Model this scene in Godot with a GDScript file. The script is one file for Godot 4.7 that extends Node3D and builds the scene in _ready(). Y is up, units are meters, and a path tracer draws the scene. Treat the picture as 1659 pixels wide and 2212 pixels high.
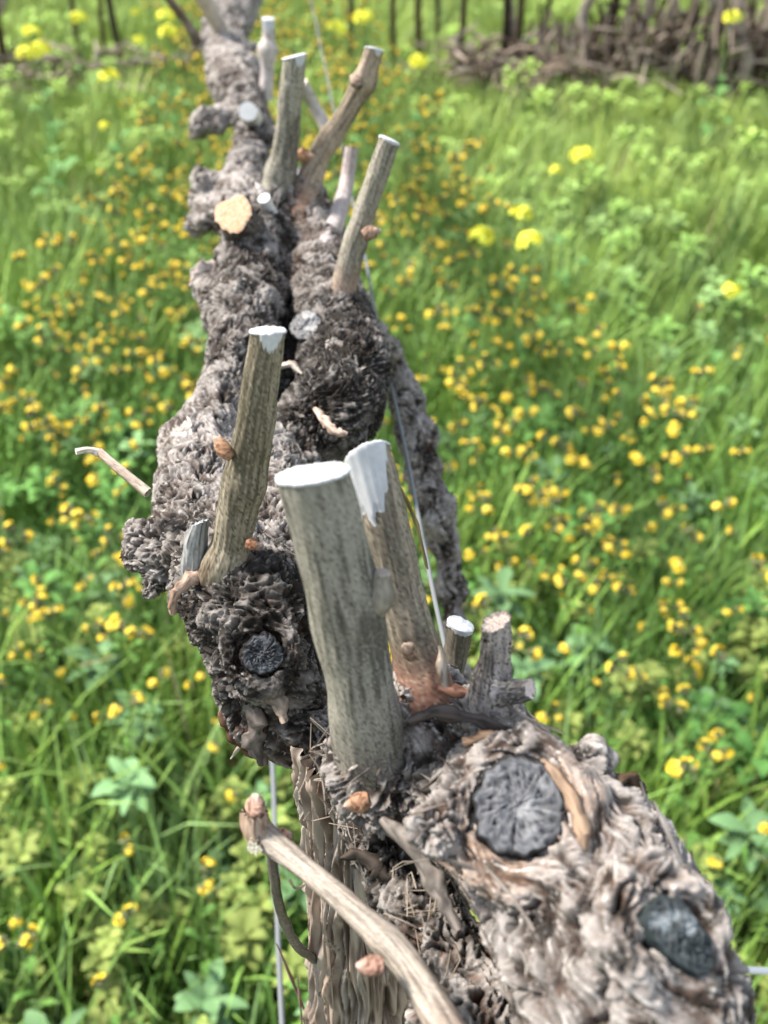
extends Node3D
# A pruned old grapevine on its wire, seen from just above, with flowering grass below.

const FOC := 2125.0            # focal length in photograph units (the photograph taken as 1659 x 2212)
const CAM := Vector3(0.0, 1.35, 0.0)
const PITCH := 37.0
const CORDON := 1.10           # height of the cordon above the ground
const ROW_YAW := 0.118         # slope of the vine row, x per metre away

var rng := RandomNumberGenerator.new()
var SP := sin(deg_to_rad(PITCH))
var CP := cos(deg_to_rad(PITCH))
var base := Vector3(-0.0124, 0.0, -0.236)   # foot of the trunk
var vine: Node3D
var M := {}
var nz_lump: FastNoiseLite
var nz_strand: FastNoiseLite
var nz_gnarl: FastNoiseLite
var nz_fine: FastNoiseLite
var nz_crack: FastNoiseLite
var nz_tone: FastNoiseLite
var nz_speck: FastNoiseLite
var used := {}

# ---------------------------------------------------------------- helpers

func numbered(called: String) -> String:
	var k: int = used.get(called, 0)
	used[called] = k + 1
	return called if k == 0 else "%s_%03d" % [called, k]

func tag(o: Node, label: String, category: String, group := "", kind := "") -> void:
	if label: o.set_meta("label", label)
	if category: o.set_meta("category", category)
	if group: o.set_meta("group", group)
	if kind: o.set_meta("kind", kind)

func at(px: float, py: float, z: float) -> Vector3:      # a point that lies z metres ahead of the lens
	var u := (px - 829.5) / FOC * z
	var v := (1106.0 - py) / FOC * z
	return CAM + Vector3(u, v * CP - z * SP, -(z * CP + v * SP))

func on_cordon(px: float, py: float, dh := 0.0) -> float:  # how far ahead the cordon's height lies
	return (CAM.y - CORDON - dh) / (SP - CP * (1106.0 - py) / FOC)

func project(p: Vector3) -> Vector3:
	var q := p - CAM
	var z := -q.y * SP - q.z * CP
	var v := q.y * CP - q.z * SP
	return Vector3(829.5 + q.x / z * FOC, 1106.0 - v / z * FOC, z)

func noise(s: int, freq: float, octaves := 1, type := FastNoiseLite.TYPE_SIMPLEX) -> FastNoiseLite:
	var n := FastNoiseLite.new()
	n.seed = s
	n.noise_type = type
	n.frequency = freq
	n.fractal_type = FastNoiseLite.FRACTAL_NONE if octaves == 1 else FastNoiseLite.FRACTAL_FBM
	n.fractal_octaves = octaves
	return n

func build(V: PackedVector3Array, C: PackedColorArray, I: PackedInt32Array, called: String, mat: Material, parent: Node, smooth := true) -> MeshInstance3D:
	# indices run clockwise seen from outside
	var N := PackedVector3Array()
	N.resize(V.size())
	for t in range(0, I.size(), 3):
		var a := I[t]
		var b := I[t + 1]
		var c := I[t + 2]
		var n := (V[c] - V[a]).cross(V[b] - V[a])
		N[a] += n
		N[b] += n
		N[c] += n
	for i in N.size():
		N[i] = N[i].normalized() if N[i].length_squared() > 0.0 else Vector3.UP
	var arr := []
	arr.resize(Mesh.ARRAY_MAX)
	arr[Mesh.ARRAY_VERTEX] = V
	arr[Mesh.ARRAY_NORMAL] = N
	if C.size() == V.size(): arr[Mesh.ARRAY_COLOR] = C
	arr[Mesh.ARRAY_INDEX] = I
	var m := ArrayMesh.new()
	m.add_surface_from_arrays(Mesh.PRIMITIVE_TRIANGLES, arr)
	var o := MeshInstance3D.new()
	o.name = called if parent != self else numbered(called)
	o.mesh = m
	o.material_override = mat
	o.cast_shadow = GeometryInstance3D.SHADOW_CASTING_SETTING_ON
	if parent: parent.add_child(o, true)
	return o

func wood(V: PackedVector3Array, C: PackedColorArray, I: PackedInt32Array, called: String, mat: Material, parent: Node = null) -> MeshInstance3D:
	# a part of the vine: its points are given in the world
	var p: Node = parent if parent else vine
	var o := build(V, C, I, called, mat, p)
	if p == vine: o.position = -base
	return o

func mat_vertex(rough: float, tint := Color.WHITE) -> StandardMaterial3D:
	var m := StandardMaterial3D.new()
	m.vertex_color_use_as_albedo = true
	m.albedo_color = tint
	m.roughness = rough
	m.metallic_specular = 0.3
	return m

func fine_relief(m: StandardMaterial3D, freq: float, per_metre: float, strength: float, s: int) -> void:
	var n := noise(s, freq, 4)
	var t := NoiseTexture2D.new()
	t.width = 512
	t.height = 512
	t.seamless = true
	t.as_normal_map = true
	t.bump_strength = 6.0
	t.noise = n
	m.normal_enabled = true
	m.normal_texture = t
	m.normal_scale = strength
	m.uv1_triplanar = true
	m.uv1_scale = Vector3.ONE * per_metre

# ---------------------------------------------------------------- old wood: a field of tapered limbs, meshed, refined and roughened

func limb(list: Array, joints: Array) -> void:
	# joints: [px, py, height over the cordon, radius px, tone, gnarl, warm]
	var prev = null
	for j in joints:
		var z := on_cordon(j[0], j[1], j[2])
		var q := {"p": at(j[0], j[1], z), "r": j[3] * z / FOC, "k": Vector3(j[4], j[5], j[6])}
		if prev != null:
			list.append({"a": prev.p, "b": q.p, "ra": prev.r, "rb": q.r, "ka": prev.k, "kb": q.k, "u": 1})
		prev = q

var cuts := []

func collar(list: Array, a: Array, b: Array, k: Vector3) -> void:
	# the swollen foot of a spur
	list.append({"a": at(a[0], a[1], a[2]), "b": at(b[0], b[1], b[2]), "ra": a[3] * a[2] / FOC, "rb": b[3] * b[2] / FOC, "ka": k, "kb": k})

func near_cut(p: Vector3) -> bool:
	for c in cuts:
		if p.distance_squared_to(c) < 0.00045: return true
	return false

func blob(list: Array, p: Vector3, r: float, k: Vector3, d := Vector3(0.001, 0, 0)) -> void:
	list.append({"a": p, "b": p + d, "ra": r, "rb": r, "ka": k, "kb": k})

func knobs(list: Array, count: int, rmin: float, rmax: float) -> void:
	var n := list.size()
	for i in count:
		var s: Dictionary = list[rng.randi_range(0, n - 1)]
		var t := rng.randf()
		var ax: Vector3 = (s.b - s.a).normalized()
		var q := Vector3(rng.randfn(), rng.randfn(), rng.randfn())
		q = (q - ax * q.dot(ax)).normalized()
		var r := rng.randf_range(rmin, rmax)
		var k: Vector3 = s.ka.lerp(s.kb, t)
		k.x = clampf(k.x + rng.randf_range(-0.35, 0.25), 0.0, 1.0)
		k.z = clampf(k.z + rng.randf_range(-0.1, 0.3), 0.0, 1.0)
		var c: Vector3 = s.a.lerp(s.b, t) + q * (lerpf(s.ra, s.rb, t) - r * rng.randf_range(0.1, 0.5))
		if near_cut(c): continue
		blob(list, c, r, k, q * r * rng.randf_range(0.2, 0.9))

func field_mesh(list: Array, cell: float, blend: float, along: Vector3) -> Dictionary:
	var lo := Vector3.ONE * 1e9
	var hi := -lo
	for s in list:
		var r: float = maxf(s.ra, s.rb) + cell * 3.0
		lo = lo.min(s.a - Vector3.ONE * r).min(s.b - Vector3.ONE * r)
		hi = hi.max(s.a + Vector3.ONE * r).max(s.b + Vector3.ONE * r)
	var nx := int((hi.x - lo.x) / cell) + 2
	var ny := int((hi.y - lo.y) / cell) + 2
	var nz := int((hi.z - lo.z) / cell) + 2
	var val := PackedFloat32Array()
	val.resize(nx * ny * nz)
	val.fill(1.0)
	for s in list:
		var a: Vector3 = s.a
		var ba: Vector3 = s.b - s.a
		var bb := maxf(ba.length_squared(), 1e-9)
		var ra: float = s.ra
		var dr: float = s.rb - s.ra
		var m: float = maxf(s.ra, s.rb) + cell * 2.5 + blend * 0.5
		var l0: Vector3 = (s.a.min(s.b) - Vector3.ONE * m - lo) / cell
		var h0: Vector3 = (s.a.max(s.b) + Vector3.ONE * m - lo) / cell
		for k in range(maxi(int(l0.z), 0), mini(int(h0.z) + 1, nz - 1)):
			for j in range(maxi(int(l0.y), 0), mini(int(h0.y) + 1, ny - 1)):
				var at0 := (k * ny + j) * nx
				for i in range(maxi(int(l0.x), 0), mini(int(h0.x) + 1, nx - 1)):
					var pa := lo + Vector3(i, j, k) * cell - a
					var h := clampf(pa.dot(ba) / bb, 0.0, 1.0)
					var d := (pa - ba * h).length() - ra - dr * h
					var o := val[at0 + i]
					var e := blend - absf(o - d)
					if e > 0.0:
						val[at0 + i] = minf(o, d) - e * e * 0.25 / blend
					elif d < o:
						val[at0 + i] = d
	# surface nets
	var vid := {}
	var V := PackedVector3Array()
	var Q := PackedInt32Array()
	var sxy := nx * ny
	var far := cell * 1.8
	var off := [0, 1, nx, nx + 1, sxy, sxy + 1, sxy + nx, sxy + nx + 1]
	var edges := [[0, 1], [2, 3], [4, 5], [6, 7], [0, 2], [1, 3], [4, 6], [5, 7], [0, 4], [1, 5], [2, 6], [3, 7]]
	for k in nz - 1:
		for j in ny - 1:
			for i in nx - 1:
				var c := (k * ny + j) * nx + i
				if absf(val[c]) > far: continue
				var mask := 0
				for q in 8:
					if val[c + off[q]] < 0.0: mask |= 1 << q
				if mask == 0 or mask == 255: continue
				var sum := Vector3.ZERO
				var n := 0
				for e in edges:
					var e0: int = e[0]
					var e1: int = e[1]
					if ((mask >> e0) & 1) != ((mask >> e1) & 1):
						var v0 := val[c + off[e0]]
						var t := v0 / (v0 - val[c + off[e1]])
						var p0 := Vector3(e0 & 1, (e0 >> 1) & 1, e0 >> 2)
						var p1 := Vector3(e1 & 1, (e1 >> 1) & 1, e1 >> 2)
						sum += p0.lerp(p1, t)
						n += 1
				vid[c] = V.size()
				V.append(lo + (Vector3(i, j, k) + sum / n) * cell)
	for c in vid:
		var inside := val[c] < 0.0
		var w: int = vid[c]
		for ax in 3:
			var st: int = [1, nx, sxy][ax]
			var s1: int = [nx, sxy, 1][ax]
			var s2: int = [sxy, 1, nx][ax]
			if (val[c + st] < 0.0) == inside: continue
			if not (vid.has(c - s1) and vid.has(c - s2) and vid.has(c - s1 - s2)): continue
			var q: Array = [w, vid[c - s1], vid[c - s1 - s2], vid[c - s2]]
			if inside: q = [w, vid[c - s2], vid[c - s1 - s2], vid[c - s1]]
			for x in q: Q.append(x)
	# fibre direction and tone from the limbs near each point
	var D := PackedVector3Array()
	var K := PackedVector3Array()
	D.resize(V.size())
	K.resize(V.size())
	var F := PackedVector3Array()      # where each point lies in the grain: across the limb, and slowly along it
	F.resize(V.size())
	for i in V.size():
		var p := V[i]
		var d := Vector3.ZERO
		var kk := Vector3.ZERO
		var ws := 0.0
		for s in list:
			var ba: Vector3 = s.b - s.a
			var bb := maxf(ba.length_squared(), 1e-9)
			var h := clampf((p - s.a).dot(ba) / bb, 0.0, 1.0)
			var dist: float = absf((p - s.a - ba * h).length() - s.ra - (s.rb - s.ra) * h)
			if dist > 0.02: continue
			var w := 1.0 / ((dist + 0.002) * (dist + 0.002))
			if s.has("u"):
				d += ba / sqrt(bb) * w * (1.0 if d.dot(ba) >= 0.0 else -1.0)
			kk += s.ka.lerp(s.kb, h) * w
			ws += w
		D[i] = d.normalized() if d.length_squared() > 0.0 else Vector3(0.1, 0.1, -1.0).normalized()
		if D[i].dot(Vector3(0.15, 0.6, -1.0)) < 0.0: D[i] = -D[i]
		K[i] = kk / maxf(ws, 1e-9)
		var c := p - (lo + hi) * 0.5
		var g := (along + 0.22 * Vector3(nz_lump.get_noise_3dv(p * 0.35), nz_lump.get_noise_3dv(p * 0.35 + Vector3.ONE), nz_lump.get_noise_3dv(p * 0.35 + Vector3.UP * 3.0))).normalized()
		F[i] = c - g * c.dot(g) * 0.86
	return {"V": V, "D": D, "K": K, "Q": Q, "F": F}

func refine(g: Dictionary) -> Dictionary:
	# splits every quad in four, then averages: a smooth surface
	var V: PackedVector3Array = g.V
	var D: PackedVector3Array = g.D
	var K: PackedVector3Array = g.K
	var F: PackedVector3Array = g.F
	var Q: PackedInt32Array = g.Q
	var n0 := V.size()
	var mid := {}
	var R := PackedInt32Array()
	R.resize(Q.size() * 4)
	var w := 0
	for t in range(0, Q.size(), 4):
		var e := [0, 0, 0, 0]
		for x in 4:
			var a := Q[t + x]
			var b := Q[t + ((x + 1) & 3)]
			var key := mini(a, b) * 4194304 + maxi(a, b)
			var m: int = mid.get(key, -1)
			if m < 0:
				m = V.size()
				mid[key] = m
				V.append((V[a] + V[b]) * 0.5)
				D.append((D[a] + D[b] * (1.0 if D[a].dot(D[b]) >= 0.0 else -1.0)).normalized())
				K.append((K[a] + K[b]) * 0.5)
				F.append((F[a] + F[b]) * 0.5)
			e[x] = m
		var a0 := Q[t]
		var a2 := Q[t + 2]
		var f := V.size()
		V.append((V[e[0]] + V[e[2]]) * 0.5)
		D.append((D[a0] + D[a2] * (1.0 if D[a0].dot(D[a2]) >= 0.0 else -1.0)).normalized())
		K.append((K[e[0]] + K[e[2]]) * 0.5)
		F.append((F[e[0]] + F[e[2]]) * 0.5)
		for x in 4:
			R[w] = Q[t + x]
			R[w + 1] = e[x]
			R[w + 2] = f
			R[w + 3] = e[(x + 3) & 3]
			w += 4
	var S := PackedVector3Array()
	var cnt := PackedInt32Array()
	S.resize(V.size())
	cnt.resize(V.size())
	for t in range(0, R.size(), 4):
		var c := (V[R[t]] + V[R[t + 1]] + V[R[t + 2]] + V[R[t + 3]]) * 0.25
		for x in 4:
			S[R[t + x]] += c
			cnt[R[t + x]] += 1
	for i in V.size():
		V[i] = S[i] / maxi(cnt[i], 1)
	return {"V": V, "D": D, "K": K, "Q": R, "F": F}

func bark_color(p: Vector3, k: Vector3, f: float, fl: float, cr: float) -> Color:
	# weathered grey fibre, pinkish young bark, sooty crust and rusty inner bark, in streaks along the fibre
	var s := nz_tone.get_noise_3dv(p)
	var s2 := 0.34 * fl + 0.2 * nz_speck.get_noise_3dv(p)
	# silver weathered ridges over brown inner bark, with furrow shade painted in as well
	var inner := Color(0.06, 0.046, 0.037).lerp(Color(0.11, 0.058, 0.035), clampf(k.z + s * 0.8, 0.0, 1.0))
	var outer := Color(0.185, 0.168, 0.152).lerp(Color(0.34, 0.305, 0.275), clampf(0.5 + s * 1.2 - k.x * 0.4, 0.0, 1.0))
	var c := inner.lerp(outer, clampf(0.52 + f * 1.0 + s2 * 0.6, 0.0, 1.0))
	if k.y < -0.2: c = c.lerp(Color(0.27, 0.175, 0.115), clampf(-k.y * 1.5 + s2 * 1.2 - 0.35, 0.0, 0.85))
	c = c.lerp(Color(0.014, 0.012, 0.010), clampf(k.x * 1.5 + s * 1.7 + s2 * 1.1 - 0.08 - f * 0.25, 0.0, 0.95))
	c = c.lerp(Color(0.035, 0.022, 0.015), cr * 0.85)  # cracks go near black: their shade is put into the bark colour
	var pale := clampf(s2 * 1.6 - 0.42 + f * 0.2, 0.0, 0.85)
	return c.lerp(Color(0.54, 0.50, 0.455), pale * (1.0 - k.x * 0.55))

func roughen(g: Dictionary, amp: float, grain: float, called: String) -> Array:
	var folds := 0.0019 if called == "near_arm" else 0.0016
	var lump_scale := 1.0 if grain > 0.9 else 1.7
	var V: PackedVector3Array = g.V
	var D: PackedVector3Array = g.D
	var K: PackedVector3Array = g.K
	var F: PackedVector3Array = g.F
	var Q: PackedInt32Array = g.Q
	var N := PackedVector3Array()
	N.resize(V.size())
	for t in range(0, Q.size(), 4):
		var n := (V[Q[t + 3]] - V[Q[t + 1]]).cross(V[Q[t + 2]] - V[Q[t]])
		for x in 4: N[Q[t + x]] += n
	var C := PackedColorArray()
	C.resize(V.size())
	for i in V.size():
		var p := V[i]
		var d := D[i]
		var k := K[i]
		var n := N[i].normalized()
		# the fibre flows round swellings
		d = (d - n * d.dot(n)).normalized()
		var gl := maxf(k.y, 0.0)
		# the grain, bent a little, and curled up where the wood is gnarled
		var wv := nz_lump.get_noise_3dv(p * 0.7 + Vector3(3, 1, 2))
		var wu := nz_lump.get_noise_3dv(p * 1.6 + Vector3(7, 5, 2))
		var q := F[i] * grain + (d * 0.5 + n.cross(d)) * (wv * 0.004 + wu * (0.0012 + 0.0025 * gl))
		# the way the fibres run on this spot: along the limb, wandering, and round the old cuts
		var t := d - n * d.dot(n)
		if t.length_squared() < 0.2: t += (Vector3.UP - n * n.y) * 0.7
		t = t.normalized()
		t = (t + n.cross(t) * (wv * 1.5 + wu * (0.5 + gl))).normalized()
		for c in cuts:
			var e: Vector3 = p - c
			var near := exp(-e.length_squared() / 0.0003)
			if near > 0.02:
				var ring: Vector3 = n.cross(e).normalized()
				t = (t * (1.0 - near) + ring * near * 1.4 * (1.0 if ring.dot(t) >= 0.0 else -1.0)).normalized()
		var s := 0.0
		var cl := 0.0
		var fl := 0.0
		for j in range(-7, 8):
			s += nz_strand.get_noise_3dv(p + t * (0.0010 * j * lump_scale))
			if j >= -3 and j <= 3: fl += nz_fine.get_noise_3dv(p + t * (0.0007 * j))
		s = 1.0 - absf(s * 0.34)
		fl *= 0.8
		var cr := 0.0
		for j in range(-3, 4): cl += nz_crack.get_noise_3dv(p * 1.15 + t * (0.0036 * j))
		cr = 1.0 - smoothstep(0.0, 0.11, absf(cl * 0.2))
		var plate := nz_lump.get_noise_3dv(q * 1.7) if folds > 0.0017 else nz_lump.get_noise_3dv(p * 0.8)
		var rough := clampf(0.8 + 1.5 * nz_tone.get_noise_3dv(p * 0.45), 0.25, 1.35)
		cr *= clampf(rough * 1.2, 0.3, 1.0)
		var gn := sin(nz_gnarl.get_noise_3dv(p + d * wu * 0.003) * 3.4)
		var f2 := fl * 0.55
		var lump := nz_lump.get_noise_3dv(p)
		var h := lump * 0.0013 + plate * folds - 0.0008 + lerpf(s * 0.0016 * rough - cr * 0.0044, gn * 0.0005 + s * 0.0019 - cr * 0.0034, gl) + f2 * 0.0003
		if k.y < 0.0: h *= maxf(1.0 + k.y, 0.0)
		V[i] = p + n * h * amp
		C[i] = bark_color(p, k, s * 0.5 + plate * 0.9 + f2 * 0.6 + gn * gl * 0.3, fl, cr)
	var I := PackedInt32Array()
	I.resize(Q.size() / 4 * 6)
	var w := 0
	for t in range(0, Q.size(), 4):
		I[w] = Q[t]
		I[w + 1] = Q[t + 1]
		I[w + 2] = Q[t + 2]
		I[w + 3] = Q[t]
		I[w + 4] = Q[t + 2]
		I[w + 5] = Q[t + 3]
		w += 6
	return [V, C, I, N, D, K]

func old_wood(called: String, along: Vector3, list: Array, cell: float, amp: float, grain: float, flakes: int, levels := 2) -> MeshInstance3D:
	var g := field_mesh(list, cell, 0.0055, along.normalized())
	for x in levels: g = refine(g)
	var r := roughen(g, amp, grain, called)
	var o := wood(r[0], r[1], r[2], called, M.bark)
	loose_bark(r, flakes, o)
	return o

func strip_into(V: PackedVector3Array, C: PackedColorArray, I: PackedInt32Array, p: Vector3, n: Vector3, d: Vector3, length: float, width: float, lift: float, curl: float, col: Color, thick := 0.0005, segs := 6) -> void:
	# a strip of bark lying on the wood along d, its ends lifted and curled, with thickness
	var sd := n.cross(d).normalized()
	var v0 := V.size()
	var jag := rng.randf_range(0.0, 6.0)
	for i in segs + 1:
		var t := float(i) / segs * 2.0 - 1.0
		var up := lift * (t * t * 0.7 + 0.3 * maxf(t, 0.0) * t) * (1.0 + curl * t)
		var c := p + d * (t * length * 0.5) + n * (up + 0.0004) + sd * sin(t * 2.2 + jag) * width * 0.35
		var w := width * 0.5 * sqrt(maxf(1.02 - absf(t) ** 2.5, 0.02)) * (1.0 + 0.3 * sin(t * 7.0 + jag))
		var a := c - sd * w + n * w * 0.25
		var b := c + sd * w + n * w * 0.25 * sin(jag)
		for q in [a, b, b - n * thick, a - n * thick]: V.append(q)
		var sh := col * (0.85 + 0.25 * sin(t * 5.0 + jag))
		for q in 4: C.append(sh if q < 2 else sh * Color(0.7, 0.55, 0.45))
	for i in segs:
		var a := v0 + i * 4
		for q in 4:
			var b := (q + 1) & 3
			I.append_array(PackedInt32Array([a + q, a + 4 + q, a + b, a + b, a + 4 + q, a + 4 + b]))

func loose_bark(r: Array, count: int, parent: Node) -> void:
	var V := PackedVector3Array()
	var C := PackedColorArray()
	var I := PackedInt32Array()
	var W: PackedVector3Array = r[0]
	for i in count:
		var k := rng.randi_range(0, W.size() - 1)
		if near_cut(W[k]): continue
		var n: Vector3 = r[3][k].normalized()
		var d: Vector3 = r[4][k]
		d = (d - n * d.dot(n)).normalized()
		d = d.rotated(n, rng.randfn() * (0.15 + r[5][k].y * 0.9))
		var L: float = rng.randf_range(0.006, 0.028) * (1.0 - r[5][k].y * 0.6)
		var wd := rng.randf_range(0.0004, 0.0018)
		var col: Color = r[1][k].lerp(Color(0.30, 0.26, 0.23), 0.3) * rng.randf_range(0.6, 1.5)
		strip_into(V, C, I, W[k], n, d, L, wd, rng.randf_range(0.0, 0.0022), rng.randf_range(-0.8, 0.8), col, 0.0003, 5)
	if V.size():
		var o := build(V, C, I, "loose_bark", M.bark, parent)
		o.set_meta("kind", "stuff")

# ---------------------------------------------------------------- canes, cuts and buds

func cane(called: String, pts: Array, tones: Dictionary, parent: Node = null) -> Dictionary:
	# pts: [px, py, z, radius px]; a smooth tube whose end is cut across
	var curve := Curve3D.new()
	curve.bake_interval = 0.001
	var P := []
	var Rr := []
	for q in pts:
		P.append(at(q[0], q[1], q[2]))
		Rr.append(q[3] * q[2] / FOC)
	for i in P.size():
		var tan: Vector3 = (P[mini(i + 1, P.size() - 1)] - P[maxi(i - 1, 0)]) / 6.0
		curve.add_point(P[i], -tan, tan)
	var L := curve.get_baked_length()
	var offs := []
	for q in P: offs.append(curve.get_closest_offset(q))
	offs[0] = 0.0
	offs[-1] = L
	var cols: int = tones.get("cols", 40)
	var rows := clampi(int(L / tones.get("step", 0.0012)), 8, 140)
	var V := PackedVector3Array()
	var C := PackedColorArray()
	var I := PackedInt32Array()
	var sd := Vector3.ZERO
	var ax := Vector3.ZERO
	var slope: Vector3 = tones.get("slope", Vector3.ZERO)     # leaning of the cut, as a direction in which it rises
	var c0: Color = tones.get("col", Color(0.3, 0.26, 0.19))
	var c1: Color = tones.get("col2", Color(0.2, 0.175, 0.13))
	var cb: Color = tones.get("root", c0)
	var sr := float(rng.randi_range(0, 999))
	var speck: float = tones.get("speck", 0.5)
	var rough: float = tones.get("rough", 1.0)
	var last := []
	for i in rows + 1:
		var s := L * i / rows
		var c := curve.sample_baked(s, true)
		ax = (curve.sample_baked(minf(s + 0.002, L), true) - curve.sample_baked(maxf(s - 0.002, 0.0), true)).normalized()
		if sd == Vector3.ZERO: sd = ax.cross(Vector3(0.3, 0.1, 0.9)).normalized()
		sd = (sd - ax * sd.dot(ax)).normalized()
		var up := ax.cross(sd)
		var j := 0
		while j < offs.size() - 2 and s > offs[j + 1]: j += 1
		var f := clampf((s - offs[j]) / maxf(offs[j + 1] - offs[j], 1e-6), 0.0, 1.0)
		var r: float = lerpf(Rr[j], Rr[j + 1], f * f * (3.0 - 2.0 * f))
		for n in tones.get("nodes", []):
			var x: float = (s / L - n[0]) * L / (r * 1.1)
			r *= 1.0 + n[1] * exp(-x * x)
		for k in cols:
			var a := TAU * k / cols
			var dir := sd * cos(a) + up * sin(a)
			# ribs along the cane, and a little unevenness
			var rib := 1.5 * nz_fine.get_noise_3dv(Vector3(cos(a) * 0.005, sin(a) * 0.005, s * 0.05) + Vector3(sr, 0, 0) * 0.01)
			var bump := nz_lump.get_noise_3dv(c + dir * r)
			var rr := r * (1.0 + 0.05 * bump * rough) + rib * 0.0003 * rough
			var rise := slope.dot(dir) * r * pow(s / L, 6.0)
			var p := c + dir * rr + ax * rise
			V.append(p)
			var t := nz_tone.get_noise_3dv(Vector3(cos(a) * 0.003, sin(a) * 0.003, s * 0.12) + Vector3(0, sr, 0) * 0.01)
			var col := c0.lerp(c1, clampf(0.5 + rib * 0.9 + t * 1.1, 0.0, 1.0))
			col = col.lerp(cb, clampf(1.0 - s / (L * 0.28) + t * 0.5, 0.0, 1.0))
			var sp := nz_speck.get_noise_3dv(p * 1.8)
			col = col.lerp(Color(0.035, 0.03, 0.024), clampf((sp - 0.3) * 4.0, 0.0, 0.85) * speck)
			col = col.lerp(Color(0.47, 0.45, 0.34), clampf((-sp - 0.40) * 4.0, 0.0, 0.3) * speck)
			C.append(col * (1.0 + 0.35 * nz_speck.get_noise_3dv(p * Vector3(2.6, 1.2, 2.6))))
			if i == rows: last.append(p)
	for i in rows:
		for k in cols:
			var a := i * cols + k
			var b := i * cols + (k + 1) % cols
			I.append_array(PackedInt32Array([a, a + cols, b, b, a + cols, b + cols]))
	var o := wood(V, C, I, called, M.cane, parent)
	var mid := Vector3.ZERO
	for q in last: mid += q / last.size()
	return {"o": o, "rim": last, "mid": mid, "ax": ax, "V": V, "cols": cols, "rows": rows, "L": L}

func cut_face(c: Dictionary, called: String, col: Color, col2: Color, mat: Material, proud: float, rings := 8, crack := 0.0) -> MeshInstance3D:
	# the sawn end of a cane: wood with rings and checks
	var V := PackedVector3Array()
	var C := PackedColorArray()
	var I := PackedInt32Array()
	var n: int = c.rim.size()
	var nrm := Vector3.ZERO
	for k in n: nrm += (c.rim[(k + 1) % n] - c.mid).cross(c.rim[k] - c.mid)
	nrm = nrm.normalized()
	if nrm.dot(c.ax) < 0.0: nrm = -nrm
	for i in rings + 1:
		var t := 1.0 - float(i) / rings
		for k in n:
			var a := TAU * k / n
			var p: Vector3 = c.mid.lerp(c.rim[k], t * (1.01 if i == 0 else 1.0))
			var q := nz_fine.get_noise_3dv(p * 2.0)
			var rad := pow(absf(nz_speck.get_noise_2d(a * 0.02, 3.0)), 0.7)
			V.append(p + nrm * (proud * minf(1.0, i * 0.7 + 0.1) + q * 0.00025 - crack * clampf(0.25 - rad, 0.0, 1.0) * 0.004 * sin(t * PI)))
			C.append(col.lerp(col2, clampf(0.5 + q * 0.9 + 0.25 * sin(t * 26.0), 0.0, 1.0)))
	for i in rings:
		for k in n:
			var a := i * n + k
			var b := i * n + (k + 1) % n
			I.append_array(PackedInt32Array([a, a + n, b, b, a + n, b + n]))
	return build(V, C, I, called, mat, c.o)

func paint_coat(c: Dictionary, drips: Array, reach: float) -> MeshInstance3D:
	# white pruning paint: over the cut, round its rim and down the side where drips = [pixel side direction, length, width]
	var V := PackedVector3Array()
	var C := PackedColorArray()
	var I := PackedInt32Array()
	var n: int = c.rim.size()
	var nrm := Vector3.ZERO
	for k in n: nrm += (c.rim[(k + 1) % n] - c.mid).cross(c.rim[k] - c.mid)
	nrm = nrm.normalized()
	if nrm.dot(c.ax) < 0.0: nrm = -nrm
	var rows := 16
	# side film, from the lowest edge up to the rim
	for i in rows + 1:
		var t := 1.0 - float(i) / rows
		for k in n:
			var out: Vector3 = (c.rim[k] - c.mid)
			out = (out - c.ax * out.dot(c.ax)).normalized()
			var d := reach * (1.0 + 0.6 * nz_speck.get_noise_2d(k * 0.05, 7.0))
			for q in drips:
				var to: Vector3 = (q[0] - c.ax * q[0].dot(c.ax)).normalized()
				var x: float = acos(clampf(out.dot(to), -1.0, 1.0)) / q[2]
				d = maxf(d, q[1] * (1.0 - x * x + 0.22 * nz_speck.get_noise_2d(k * 0.12, q[1] * 9.0)))
			d = maxf(d, 0.0003)
			# follow the cane's own side downwards
			var row: float = clampf(c.rows - t * d / c.L * c.rows, 0.0, float(c.rows))
			var r0 := int(row)
			var p: Vector3 = c.V[r0 * n + k].lerp(c.V[mini(r0 + 1, c.rows) * n + k], row - r0)
			V.append(p + out * (0.0004 if t < 0.93 else 0.00003))
			C.append(Color(0.47, 0.48, 0.495) * (1.0 + 0.12 * nz_speck.get_noise_3dv(p)))  # sides bluer and dimmer than the top: shade put into the paint colour
	for i in 7:
		var t := 1.0 - float(i) / 6
		for k in n:
			var p: Vector3 = c.mid.lerp(c.rim[k], t)
			V.append(p + nrm * (0.0003 + 0.0005 * (1.0 - t * t)) + nrm * nz_fine.get_noise_3dv(p * 1.5) * 0.0003)
			C.append((Color(0.50, 0.50, 0.495) * (1.0 + 0.15 * nz_speck.get_noise_3dv(p))).lerp(Color(0.27, 0.235, 0.19), clampf(nz_tone.get_noise_3dv(p * 2.2) * 1.6 - 0.25 + 0.3 * nz_speck.get_noise_3dv(p), 0.0, 0.6)))
	for i in rows + 7:
		for k in n:
			var a := i * n + k
			var b := i * n + (k + 1) % n
			I.append_array(PackedInt32Array([a, a + n, b, b, a + n, b + n]))
	return build(V, C, I, "white_paint", M.paint, c.o)

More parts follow.
